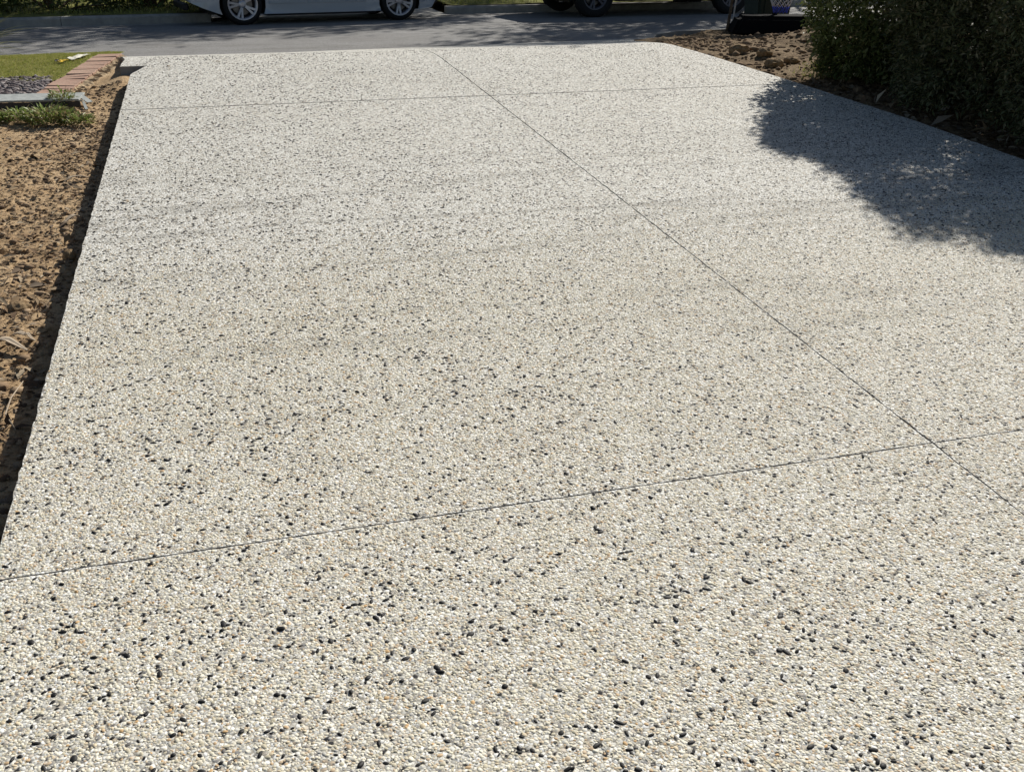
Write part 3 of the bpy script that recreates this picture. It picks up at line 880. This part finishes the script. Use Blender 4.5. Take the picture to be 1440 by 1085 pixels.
# ------------------------------------------------------------------ hedge shrubs on the right
def shrub(name, cx, cy, rx, ry, h, n, Lr, mat, label, seed, skirt=0.05, aspect=(0.3, 0.55)):
    r_ = np.random.default_rng(seed)
    z0 = float(zr(np.array(cx), np.array(cy)))
    root = empty(name, (cx, cy, z0)); tag(root, label, 'shrub', 'shrubs along the driveway')
    # clump centres on a lumpy shell
    nc = n // 26
    u = r_.uniform(0, 2 * math.pi, nc); vz = r_.random(nc) ** 1.4
    prof = np.where(vz < 0.25, 0.86 + 0.14 * vz / 0.25, np.sqrt(np.clip(1 - ((vz - 0.25) / 0.78) ** 2.2, 0, 1)))
    lump = 0.78 + 0.44 * fbm(u * 1.6 + seed, vz * 4 + seed, 3)
    shell = np.where(r_.random(nc) < 0.66, r_.uniform(0.82, 1.03, nc), r_.uniform(0.2, 0.82, nc))
    cxp = np.cos(u) * rx * prof * lump * shell; cyp = np.sin(u) * ry * prof * lump * shell; czp = skirt + vz * h * (0.9 + 0.2 * fbm(u * 2 + 9, vz * 0 + seed, 2))
    k = np.repeat(np.arange(nc), 26); m_ = len(k)
    off = r_.normal(0, 0.055, (m_, 3))
    p = np.column_stack([cxp, cyp, czp])[k] + off
    out = np.column_stack([np.cos(u) * 0.8, np.sin(u) * 0.8, vz * 0.9 - 0.1])[k]
    d = out + r_.normal(0, 0.75, (m_, 3)); d[:, 2] -= 0.15
    nn = r_.normal(0, 0.6, (m_, 3)); nn[:, 2] += 1
    Ln = r_.uniform(*Lr, m_)
    p[:, 2] = np.maximum(p[:, 2], 0.01)
    V1, F1 = leaves(p, d, nn, Ln, Ln * r_.uniform(aspect[0], aspect[1], m_)); mk('foliage', V1, F1, mat, root)
    m = MB()
    for q in range(46):
        i = r_.integers(nc); e = Vector((cxp[i], cyp[i], czp[i])); b = Vector((r_.normal(0, 0.08), r_.normal(0, 0.1), 0))
        mid = b.lerp(e, 0.5) + Vector((r_.normal(0, 0.06), r_.normal(0, 0.06), 0.12))
        m.tube([b, mid, e], [0.012, 0.007, 0.003], 5)
    m.build('branches', M['stem'], root)
    return root
shrub('leafy_shrub', 6.10, 8.12, 0.88, 0.72, 2.2, 50000, (0.04, 0.07), M['leafA'], 'glossy green shrub at the far end of the hedge, nearest the road', 11)
shrub('leafy_shrub', 6.18, 6.85, 0.98, 0.95, 2.35, 64000, (0.035, 0.07), M['leafB'], 'grey-green middle shrub of the hedge beside the driveway', 23, 0.05, (0.2, 0.42))
shrub('leafy_shrub', 6.2, 5.45, 0.98, 1.15, 2.05, 72000, (0.035, 0.07), M['leafB'], 'tall dark shrub at the right edge, nearest the camera', 37, 0.06, (0.2, 0.42))
# small pale plant and white flowers at the foot of the far shrub
fp = empty('flowering_plant', (5.42, 8.42, float(zr(np.array(5.42), np.array(8.42))))); tag(fp, 'small pale plant with white flowers at the foot of the hedge end', 'plant')
n = 260
p = np.column_stack([rng.normal(0, 0.09, n), rng.normal(0, 0.08, n), rng.uniform(0.0, 0.14, n)])
V1, F1 = leaves(p, rdir(n) + np.array([0, 0, 0.8]), rdir(n), rng.uniform(0.03, 0.07, n), rng.uniform(0.006, 0.014, n)); mk('leaves', V1, F1, M['grass'], fp)
for k in range(9):
    a0 = Vector((random.uniform(0.02, 0.26), random.uniform(-0.12, 0.05), random.uniform(0.04, 0.10)))
    nn_ = 6; ang = np.arange(nn_) / nn_ * 6.28
    V1, F1 = leaves(np.tile(np.array(a0), (nn_, 1)), np.column_stack([np.cos(ang), np.sin(ang), np.full(nn_, 0.4)]), np.tile([[0, 0, 1.0]], (nn_, 1)), np.full(nn_, 0.022), np.full(nn_, 0.014))
    mk('flower', V1, F1, M['flower'], fp)
clod('pale_debris', (5.62, 6.88, float(zr(np.array(5.62), np.array(6.88))) + 0.03), (0.035, 0.06, 0.03), M['palerag'], 'pale lump of debris on dark soil under the hedge', 'debris', 3.0)
for i, (x, y, s, lb) in enumerate(((5.28, 9.75, 0.085, 'biggest dark clod of dug soil beside the driveway edge'), (5.42, 9.45, 0.07, 'dark clod of dug soil just in front of the biggest one'), (5.30, 9.05, 0.075, 'wide flat clod of soil nearest the driveway bend'), (5.55, 9.15, 0.06, 'small round clod of soil between wide clod and shrub'))):
    clod('soil_clod', (x, y, float(zr(np.array(x), np.array(y))) + s * 0.35), (s * 1.3, s, s * 0.75), M['clodsolid'], lb, 'soil clod', 4.0 + i)

# ------------------------------------------------------------------ trees
def crown_mesh(seed, nclump, rad, hh, nleaf, Ls):
    r_ = np.random.default_rng(seed)
    c = rdir(nclump, r_) * (r_.random((nclump, 1)) ** 0.4) * np.array([[rad, rad, hh]])
    k = np.repeat(np.arange(nclump), nleaf)
    p = c[k] + r_.normal(0, 0.30, (len(k), 3)) * np.array([1, 1, 0.6])
    d = r_.normal(size=(len(k), 3)); d[:, 2] -= 0.6
    V1, F1 = leaves(p, d, rdir(len(k), r_), r_.uniform(*Ls, len(k)), r_.uniform(0.05, 0.10, len(k)))
    return V1, F1, c


def tree(name, x, y, z, trunk_r, fork, height, rad, label, seed, nclump=110, nleaf=55, proto=None):
    root = empty(name, (x, y, z)); tag(root, label, 'tree', 'street trees')
    hh = (height - fork) * 0.5
    V1, F1, c = crown_mesh(seed, nclump, rad, hh, nleaf, (0.14, 0.27))
    V1 = V1 + np.array([0, 0, fork + hh])
    mk('crown', V1, F1, M['leafT'], root)
    r_ = random.Random(seed)
    m = MB(); prof = [(0, 1.45), (0.12, 1.15), (0.4, 1.0), (1.2, 0.92), (fork, 0.8)]
    pts = [(r_.uniform(-0.02, 0.02) * q, 0.02 * q, q - 0.05) for q, _ in prof]
    m.tube(pts, [trunk_r * f for _, f in prof], 14)
    o = m.build('trunk', M['trunk'], root, smooth=True)
    m = MB()
    for q in range(0, nclump, 4):
        e = Vector(c[q]) + Vector((0, 0, fork + hh)); b = Vector((0, 0, fork - 0.25))
        md = b.lerp(e, 0.45) + Vector((r_.uniform(-0.2, 0.2), r_.uniform(-0.2, 0.2), 0.3))
        m.tube([b, md, e], [trunk_r * 0.35, trunk_r * 0.17, 0.012], 6)
    m.build('limbs', M['trunk'], root, smooth=True)
    return root
for i, (x, y, fk, h, rd, ncl, lb) in enumerate(((0.1, 25.3, 3.4, 10.6, 3.0, 190, 'leftmost tall street tree across the road, shading the left kerb'), (5.1, 25.4, 3.4, 10.6, 2.9, 190, 'street tree across the road behind the white car'), (9.6, 27.0, 3.4, 10.6, 2.8, 170, 'street tree across the road behind the dark car'), (12.3, 21.5, 3.8, 10.2, 2.2, 125, 'slender street tree just behind the far kerb, dappling the driveway apron'), (15.6, 24.2, 3.4, 10.6, 2.9, 75, 'rightmost street tree across the road'))):
    tree('street_tree', x, y, ROADZ + 0.13, 0.2, fk, h, rd, lb, 40 + i, ncl)
# wheelie bin by the kerb
wb = empty('wheelie_bin', (7.96, 14.0, 0.33), R(-6)); tag(wb, 'dark green wheelie bin standing beside the basketball stand', 'bin')
bm = bmesh.new()
for (hx, hy, oy, z) in ((0.235, 0.26, 0.0, 0.03), (0.285, 0.35, 0.0, 0.92)):
    for a, b in ((-1, -1), (1, -1), (1, 1), (-1, 1)): bm.verts.new((a * hx, b * hy + oy, z))
bm.verts.ensure_lookup_table()
for f in ((0, 3, 2, 1), (4, 5, 6, 7), (0, 1, 5, 4), (1, 2, 6, 5), (2, 3, 7, 6), (3, 0, 4, 7)): bm.faces.new([bm.verts[i] for i in f])
bmesh.ops.bevel(bm, geom=bm.edges[:], offset=0.03, segments=3, affect='EDGES')
me = bpy.data.meshes.new('bin_body'); bm.to_mesh(me); bm.free(); me.materials.append(M['bingreen']); o = bpy.data.objects.new('bin_body', me); C.objects.link(o); o.parent = wb
m = MB(); m.box((0, 0, 0.945), (0.60, 0.74, 0.045)); m.build('bin_lid', M['bingreen'], wb, bevel=0.02)
m = MB(); m.tube([(-0.24, 0.40, 0.93), (0.24, 0.40, 0.93)], 0.018, 8); m.build('handle', M['trim'], wb)
for sx in (-0.15, 0.0, 0.15):
    m = MB(); m.box((sx, -0.305, 0.47), (0.03, 0.03, 0.80), Matrix.Rotation(R(5.6), 3, 'X')); m.build('rib', M['bingreen'], wb)
for sx in (-1, 1):
    m = MB(); m.lathe_y([(0, -0.025), (0.09, -0.025), (0.1, -0.015), (0.1, 0.015), (0.09, 0.025), (0, 0.025)], 24); o = m.build('wheel', M['rubber'], wb, smooth=True); o.rotation_euler = (0, 0, math.pi / 2); o.location = (sx * 0.26, 0.26, 0.1)
# staked sapling by the kerb
sa = empty('sapling', (6.90, 13.15, 0.36)); tag(sa, 'thin dark sapling stem leaning beside the wheelie bin', 'sapling')
m = MB(); m.tube([(0, 0, -0.05), (0.02, 0.02, 0.12), (0.07, 0.05, 0.5), (0.14, 0.08, 1.1), (0.18, 0.1, 1.9)], [0.035, 0.022, 0.018, 0.014, 0.006], 8); m.build('stem', M['stem'], sa, smooth=True)
m = MB(); m.tube([(0.05, -0.02, -0.05), (0.10, -0.01, 0.6), (0.15, 0.0, 1.2)], 0.011, 6); m.build('stake', M['palerag'], sa)
n = 160; t = rng.uniform(0.9, 1.95, n)
p = np.column_stack([0.08 * t + rng.normal(0, 0.12, n), 0.05 * t + rng.normal(0, 0.12, n), t])
V1, F1 = leaves(p, rdir(n), rdir(n), rng.uniform(0.05, 0.1, n), rng.uniform(0.015, 0.03, n)); mk('leaves', V1, F1, M['leafT'], sa)

# bushes across the road
def far_bush(x, y, rx, h, n, label, seed):
    r_ = np.random.default_rng(seed)
    root = empty('far_bush', (x, y, ROADZ + 0.13)); tag(root, label, 'bush', 'bushes across the road')
    u = r_.uniform(0, 6.28, n); v = r_.random(n); rr = np.sqrt(np.clip(1 - v ** 2.5, 0.02, 1)) * (0.75 + 0.4 * fbm(u * 1.5 + seed, v * 4, 3)) * np.where(r_.random(n) < 0.7, 1, r_.uniform(0.4, 1, n))
    p = np.column_stack([np.cos(u) * rx * rr, np.sin(u) * 0.9 * rr, 0.02 + v * h]) + r_.normal(0, 0.05, (n, 3)); p[:, 2] = np.maximum(p[:, 2], 0.0)
    V1, F1 = leaves(p, rdir(n, r_) + np.column_stack([np.cos(u), np.sin(u), np.zeros(n)]), rdir(n, r_) + np.array([0, 0, 1]), r_.uniform(0.07, 0.15, n), r_.uniform(0.03, 0.06, n)); mk('foliage', V1, F1, M['leafA'], root)
    m = MB()
    for q in range(12):
        i = r_.integers(n); m.tube([(0, 0, -0.05), tuple(p[i] * np.array([0.5, 0.5, 0.6])), tuple(p[i])], [0.03, 0.02, 0.008], 5)
    m.build('branches', M['stem'], root)
for i, (x, y, rx, h, lb) in enumerate(((-7.4, 19.4, 1.6, 1.5, 'far left bush across the road, mostly past the frame'), (-4.6, 19.8, 1.5, 1.6, 'dark bush across the road above the strap-leaved plant'), (-2.6, 20.1, 1.3, 1.5, 'dark bush across the road, midway between strap-leaved plant and white car'), (-0.9, 20.4, 1.0, 1.4, 'dark bush across the road directly left of the white car'), (5.6, 24.6, 1.6, 1.6, 'bush across the road seen between the two cars'), (8.4, 23.4, 1.7, 1.6, 'bush across the road behind the dark car'), (11.6, 23.0, 1.8, 1.6, 'rightmost bush across the road behind the wheelie bin'))):
    far_bush(x, y, rx, h, 3800, lb, 60 + i)
n = 16000
x = rng.uniform(-6, 13, n); y = rng.uniform(18.8, 25.5, n); k = keepfar(x, y); x = x[k]; y = y[k]; n = len(x)
V1, F1 = leaves(on(zfar, x, y), np.column_stack([rng.normal(0, 0.4, n), rng.normal(0, 0.4, n), np.ones(n)]), rdir(n), rng.uniform(0.04, 0.10, n), rng.uniform(0.008, 0.016, n))
tag(mk('verge_grass', V1, F1, M['grass']), 'green verge grass behind the kerb across the road', 'grass', kind='stuff')

# ------------------------------------------------------------------ basketball stand
bs = empty('basketball_stand', (7.25, 12.35, 0.345), R(-20)); tag(bs, 'low black basketball stand with red, white and blue net', 'basketball stand')
bm = bmesh.new()
for (x, y, z) in ((-0.62, -0.32, 0), (0.62, -0.32, 0), (0.62, 0.32, 0), (-0.62, 0.32, 0), (-0.5, -0.24, 0.26), (0.5, -0.24, 0.26), (0.5, 0.24, 0.26), (-0.5, 0.24, 0.26)): bm.verts.new((x, y + 0.45, z))
bm.verts.ensure_lookup_table()
for f in ((0, 3, 2, 1), (4, 5, 6, 7), (0, 1, 5, 4), (1, 2, 6, 5), (2, 3, 7, 6), (3, 0, 4, 7)): bm.faces.new([bm.verts[i] for i in f])
bmesh.ops.bevel(bm, geom=bm.edges[:], offset=0.05, segments=3, affect='EDGES')
me = bpy.data.meshes.new('base'); bm.to_mesh(me); bm.free(); me.materials.append(M['matt_black']); o = bpy.data.objects.new('base', me); C.objects.link(o); o.parent = bs
m = MB(); m.tube([(0, 0.5, 0.2), (0, 0.45, 0.9), (0, 0.42, 1.35)], 0.035, 12); m.build('pole', M['darkmetal'], bs, smooth=True)
m = MB(); m.box((0, 0.36, 0.95), (0.95, 0.03, 0.62)); m.build('backboard', M['trim'], bs, bevel=0.01)
m = MB(); m.tube([(0.20 * math.cos(a), 0.10 + 0.20 * math.sin(a) - 0.0, 0.60) for a in np.linspace(0, 6.2832, 33)], 0.008, 8, False); m.box((0, 0.325, 0.60), (0.10, 0.06, 0.05)); m.build('rim', M['net_red'], bs, smooth=True)
def net_r(t): return 0.20 * (1 - t) ** 1.3 * 0.55 + 0.09
lev = 7
for nm, a, b in (('net_top', 0, 2), ('net_middle', 2, 5), ('net_bottom', 5, 7)):
    m = MB()
    for k in range(12):
        for s in (1, -1):
            pts = []
            for i in range(a, b + 1):
                t = i / lev; an = (k + (0.5 * (i % 2)) * s) / 12 * 6.2832
                pts.append((net_r(t) * math.cos(an), 0.10 + net_r(t) * math.sin(an), 0.60 - 0.29 * t))
            m.tube(pts, 0.0042, 5)
    m.build(nm, M[{'net_top': 'net_red', 'net_middle': 'net_white', 'net_bottom': 'net_blue'}[nm]], bs, smooth=True)

# ------------------------------------------------------------------ cars
def arc(cx, cz, r, a0, a1, n=14):
    return [(cx + r * math.cos(a0 + (a1 - a0) * i / n), cz + r * math.sin(a0 + (a1 - a0) * i / n)) for i in range(n + 1)]


def make_car(name, label, P, paintm, loc, rz):
    root = empty(name, loc, rz); tag(root, label, 'car', None)
    fx, rx, wr_, half = P['front_axle'], P['rear_axle'], P['wheel_r'], P['half']
    ar = P['arch_r']; sz = P['sill']
    zc = P['axle_z']
    da = math.asin((zc - sz) / ar)
    out = [(P['nose_x'] - 0.12, sz + 0.03)]
    out += [(fx + ar * math.cos(-da) , sz)] + arc(fx, zc, ar, -da, math.pi + da)[1:-1] + [(fx - ar * math.cos(-da), sz)]
    out += [(rx + ar * math.cos(-da), sz)] + arc(rx, zc, ar, -da, math.pi + da)[1:-1] + [(rx - ar * math.cos(-da), sz)]
    out += P['top']
    belt = P['belt']

    def ys(x, z):
        t = (z - 0.55 * belt) / (0.6 * belt)
        return half * (1 - 0.045 * t * t) * (1 - 0.16 * abs((x - P['mid']) / P['hl']) ** 5)
    bm = bmesh.new()
    vs = [bm.verts.new((x, 1.0, z)) for x, z in out]
    f = bm.faces.new(vs)
    ext = bmesh.ops.extrude_face_region(bm, geom=[f])
    for v in ext['geom']:
        if isinstance(v, bmesh.types.BMVert): v.co.y = -1.0
    for z in (sz + 0.08, sz + 0.2, belt * 0.6, belt * 0.75, belt * 0.9):
        bmesh.ops.bisect_plane(bm, geom=bm.verts[:] + bm.edges[:] + bm.faces[:], plane_co=(0, 0, z), plane_no=(0, 0, 1))
    for x in np.linspace(P['tail_x'] + 0.1, P['nose_x'] - 0.1, 14):
        bmesh.ops.bisect_plane(bm, geom=bm.verts[:] + bm.edges[:] + bm.faces[:], plane_co=(float(x), 0, 0), plane_no=(1, 0, 0))
    for y in (-0.6, 0.0, 0.6):
        bmesh.ops.bisect_plane(bm, geom=bm.verts[:] + bm.edges[:] + bm.faces[:], plane_co=(0, y, 0), plane_no=(0, 1, 0))
    for v in bm.verts:
        s = v.co.y
        if abs(s) < 0.9 and v.co.z > belt * 0.55 and v.co.x > fx: v.co.z += 0.03 * (1 - s * s)
        v.co.y = s * ys(v.co.x, v.co.z)
    bmesh.ops.recalc_face_normals(bm, faces=bm.faces[:])
    me = bpy.data.meshes.new('body'); bm.to_mesh(me); bm.free(); me.materials.append(paintm)
    for p in me.polygons: p.use_smooth = True
    body = bpy.data.objects.new('body', me); C.objects.link(body); body.parent = root
    bv = body.modifiers.new('bevel', 'BEVEL'); bv.width = 0.025; bv.segments = 3; bv.limit_method = 'ANGLE'; bv.angle_limit = R(45)
    # dark lower cladding inside the arches
    for ax in (fx, rx):
        m = MB()
        a = arc(ax, zc, ar - 0.006, -da * 0.9, math.pi + da * 0.9, 16)
        v = []; 
        for (x, z) in a: v += [(x, -half * 0.975, z), (x, half * 0.975, z)]
        m.add(v, [(2 * i, 2 * i + 1, 2 * i + 3, 2 * i + 2) for i in range(len(a) - 1)])
        m.box((ax, 0, zc + 0.02), (ar * 1.6, half * 1.2, 0.3))
        m.build('wheel_housing', M['trim'], root)
    m = MB(); m.box(((fx + rx) / 2, 0, sz - 0.005), (fx - rx - 2 * ar - 0.05, half * 1.75, 0.06)); m.box(((fx + rx) / 2, 0, sz + 0.02), (fx - rx + 1.0, half * 1.3, 0.06)); m.build('underbody', M['trim'], root)
    # glasshouse
    for nm, top, mat, grow in (('roof', P['cabin'], paintm, 1.0),):
        V = []; F = []
        (x0, z0), (x1, z1), (x2, z2), (x3, z3) = top
        for s in (-1, 1):
            V += [(x0, s * half * 0.93, z0 - 0.04), (x1, s * half * 0.72, z1), (x2, s * half * 0.72, z2), (x3, s * half * 0.93, z3 - 0.04)]
        F = [(0, 1, 2, 3), (7, 6, 5, 4), (1, 5, 6, 2), (0, 4, 5, 1), (3, 2, 6, 7)]
        o = mk(nm, V, F, paintm, root); b = o.modifiers.new('bevel', 'BEVEL'); b.width = 0.07; b.segments = 3
    def pane(name, quad, parent=root):
        q = [Vector(p) for p in quad]; c = sum(q, Vector()) / 4
        n_ = (q[1] - q[0]).cross(q[2] - q[0]).normalized()
        if n_.dot(c - Vector((P['mid'], 0, belt))) < 0: n_ = -n_
        m = MB(); v = [c + (p - c) * 0.86 + n_ * 0.006 for p in q] + [c + (p - c) * 0.86 - n_ * 0.02 for p in q]
        m.add(v, [(0, 1, 2, 3), (0, 4, 5, 1), (1, 5, 6, 2), (2, 6, 7, 3), (3, 7, 4, 0)]); m.build(name, M['glass'], parent)
    (x0, z0), (x1, z1), (x2, z2), (x3, z3) = P['cabin']
    a_, b_ = half * 0.93, half * 0.72
    pane('rear_window', [(x0, -a_, z0), (x1, -b_, z1), (x1, b_, z1), (x0, a_, z0)])
    pane('windscreen', [(x3, -a_, z3), (x2, -b_, z2), (x2, b_, z2), (x3, a_, z3)])
    # doors with shut lines, one window each
    dsp = P['doors']
    for s in (-1, 1):
        for (xb, xf, isrear) in dsp:
            nu, nv = 12, 12; V = []; F = []
            zlo, zhi = P['door_z']
            for j in range(nv):
                z = zlo + (zhi - zlo) * j / (nv - 1)
                x_a = xb
                if isrear:
                    q = (ar + 0.05) ** 2 - (z - zc) ** 2
                    if q > 0: x_a = max(xb, rx + math.sqrt(q))
                for i in range(nu):
                    x = x_a + (xf - x_a) * i / (nu - 1)
                    cre = 0.012 * math.exp(-((z - (P['crease'] - 0.03 * (x - P['mid']))) / 0.03) ** 2)
                    V.append((x, s * (ys(x, z) + 0.014 + cre), z))
            nb_ = len(V)
            V += [(v[0], v[1] - s * 0.03, v[2]) for v in V]
            for j in range(nv - 1):
                for i in range(nu - 1):
                    a = j * nu + i; F.append((a, a + 1, a + nu + 1, a + nu) if s < 0 else (a, a + nu, a + nu + 1, a + 1))
            ring = [i for i in range(nu)] + [j * nu + nu - 1 for j in range(1, nv)] + [(nv - 1) * nu + i for i in range(nu - 2, -1, -1)] + [j * nu for j in range(nv - 2, 0, -1)]
            for k in range(len(ring)):
                a = ring[k]; b = ring[(k + 1) % len(ring)]; F.append((a, a + nb_, b + nb_, b))
            d = mk('door', V, F, paintm, root, smooth=True)
            b = d.modifiers.new('bevel', 'BEVEL'); b.width = 0.005; b.segments = 2; b.limit_method = 'ANGLE'; b.angle_limit = R(50)
            m = MB(); hx = xb + 0.2; m.box((hx, s * (ys(hx, zhi - 0.14) + 0.035), zhi - 0.13), (0.2, 0.025, 0.03)); m.build('door_handle', paintm, d, bevel=0.008)
            def side(x, up):
                t = (z1 - z0) ; return (x, s * (a_ if not up else b_), (z0 + 0.0) if not up else z1)
            xa = max(xb + 0.05, x0 + 0.15); xc = min(xf, x3 - 0.1)
            pane('window', [side(xa, 0), side(max(xa, x1), 1), side(min(xc, x2), 1), side(xc, 0)], d)
    # lights and bumpers
    for s in (-1, 1):
        m = MB(); x = P['nose_x'] - 0.10; m.box((x, s * half * 0.66, belt * 0.72), (0.16, 0.34, 0.13), Matrix.Rotation(-s * 0.35, 3, 'Z')); m.build('headlight', M['lens'], root, bevel=0.03)
        m = MB(); x = P['tail_x'] + 0.06; m.box((x, s * half * 0.70, belt * 0.8), (0.14, 0.3, 0.16), Matrix.Rotation(s * 0.3, 3, 'Z')); m.build('tail_light', M['lens_red'], root, bevel=0.03)
        m = MB(); x = P['nose_x'] - 0.06; m.box((x, s * half * 0.70, sz + 0.15), (0.10, 0.2, 0.10), Matrix.Rotation(-s * 0.45, 3, 'Z')); fl = m.build('fog_lamp_recess', M['trim'], root, bevel=0.02)
        m = MB(); m.box((x + 0.02, s * (half * 0.70 + 0.02), sz + 0.14), (0.07, 0.07, 0.05)); m.build('fog_lamp', M['lens'], fl, bevel=0.015)
    m = MB(); m.box((P['nose_x'] - 0.03, 0, belt * 0.62), (0.08, 0.8, 0.2)); m.build('grille', M['trim'], root, bevel=0.02)
    m = MB(); m.box((P['tail_x'] + 0.03, 0, sz + 0.12), (0.10, half * 1.3, 0.10)); m.build('rear_valance', M['trim'], root, bevel=0.02)
    # wheels
    tm = rm = None
    for ax in (fx, rx):
        for s in (-1, 1):
            wl = empty('wheel', (ax, s * (half - 0.115), wr_ - 0.004)); wl.parent = root
            if s > 0: wl.rotation_euler = (0, 0, math.pi)
            wl.rotation_euler.rotate_axis('Y', random.uniform(0, 1.2) * 1.0)
            if tm is None:
                rr = P['rim_r']; wd = 0.105
                m = MB(); m.lathe_y([(rr - 0.01, -wd * 0.8), (rr + 0.02, -wd * 0.98), (wr_ - 0.05, -wd * 1.05), (wr_ - 0.012, -wd * 0.86), (wr_, -wd * 0.6), (wr_, wd * 0.6), (wr_ - 0.012, wd * 0.86), (wr_ - 0.05, wd * 1.05), (rr + 0.02, wd * 0.98), (rr - 0.01, wd * 0.8)], 48, True)
                t_ = m.build('tyre', M['rubber'], wl, smooth=True); tm = t_.data
                m = MB(); m.lathe_y([(rr + 0.006, -wd * 0.92), (rr + 0.012, -wd * 0.99), (rr - 0.006, -wd * 0.97), (rr - 0.022, -wd * 0.8), (rr - 0.028, wd * 0.7), (rr + 0.004, wd * 0.8)], 48)
                for k in range(5):
                    a = 2 * math.pi * k / 5
                    for off in (-0.085, 0.085):
                        ca, sa_ = math.cos(a + off * 0.5), math.sin(a + off * 0.5); cb, sb_ = math.cos(a + off * 2.0), math.sin(a + off * 2.0)
                        r1, r2 = 0.045, rr - 0.012
                        ux, uz = -math.sin(a), math.cos(a); h1, h2 = 0.020, 0.026
                        v = []
                        for (cx, cz, rad, hw, yy, dp) in ((ca, sa_, r1, h1, -wd * 0.72, 0.04), (cb, sb_, r2, h2, -wd * 0.9, 0.025)):
                            for o_, y_ in ((-hw, yy + dp), (-hw * 0.7, yy), (hw * 0.7, yy), (hw, yy + dp)):
                                v.append((cx * rad + ux * o_, y_, cz * rad + uz * o_))
                        m.add(v, [(0, 1, 5, 4), (1, 2, 6, 5), (2, 3, 7, 6), (0, 4, 7, 3)])
                m.lathe_y([(0.0, -wd * 0.80), (0.035, -wd * 0.79), (0.062, -wd * 0.70), (0.07, -wd * 0.3)], 24)
                r_ = m.build('rim', M[P.get('rim_mat', 'alloy')], wl, smooth=False); rm = r_.data
                m = MB(); m.lathe_y([(0.0, -0.01), (rr * 0.72, -0.01), (rr * 0.72, 0.01), (0, 0.01)], 32); dm = m.build('brake_disc', M['disc'], wl).data
                m = MB(); m.lathe_y([(rr * 0.6, 0.035), (rr - 0.03, 0.035), (rr - 0.03, 0.05), (0, 0.05)], 24); bmh = m.build('wheel_back', M['trim'], wl).data
            else:
                for nm, d in (('tyre', tm), ('rim', rm), ('brake_disc', dm), ('wheel_back', bmh)):
                    o = bpy.data.objects.new(nm, d); C.objects.link(o); o.parent = wl
    return root


HATCH = dict(front_axle=1.38, rear_axle=-1.32, wheel_r=0.325, rim_r=0.232, half=0.885, arch_r=0.375, sill=0.165, axle_z=0.325, nose_x=2.12, tail_x=-2.22, mid=-0.03, hl=2.25, belt=1.0,
             top=[(-1.95, 0.27), (-2.14, 0.36), (-2.22, 0.52), (-2.18, 0.84), (-2.02, 1.0), (-1.2, 1.01), (0.95, 0.95), (1.25, 0.93), (1.85, 0.80), (2.06, 0.68), (2.12, 0.52), (2.09, 0.33)],
             cabin=[(-2.0, 0.99), (-1.45, 1.41), (0.1, 1.43), (1.05, 0.95)], doors=[(-1.12, -0.268, True), (-0.244, 0.775, False)], door_z=(0.32, 0.93), crease=0.46)
SUV = dict(rim_mat='dark_alloy', front_axle=1.42, rear_axle=-1.40, wheel_r=0.375, rim_r=0.225, half=0.93, arch_r=0.44, sill=0.30, axle_z=0.375, nose_x=2.25, tail_x=-2.35, mid=-0.05, hl=2.4, belt=1.18,
           top=[(-2.1, 0.38), (-2.28, 0.45), (-2.35, 0.62), (-2.33, 0.95), (-2.25, 1.18), (-1.2, 1.19), (0.85, 1.16), (1.15, 1.13), (1.95, 1.04), (2.18, 0.92), (2.25, 0.7), (2.22, 0.48)],
           cabin=[(-2.25, 1.17), (-2.0, 1.74), (0.2, 1.77), (1.0, 1.15)], doors=[(-1.2, -0.262, True), (-0.252, 0.85, False)], door_z=(0.44, 1.10), crease=0.62)
make_car('parked_car', 'silver-white car parked across the road with five-spoke alloy wheels', HATCH, M['shaded_white_paint'], (1.75, 18.99, ROADZ + 0.012), R(8.5))
make_car('parked_car', 'dark high-riding car parked across the road, right of the white car', SUV, M['dark_paint'], (8.12, 19.02, ROADZ + 0.012), R(183.5))
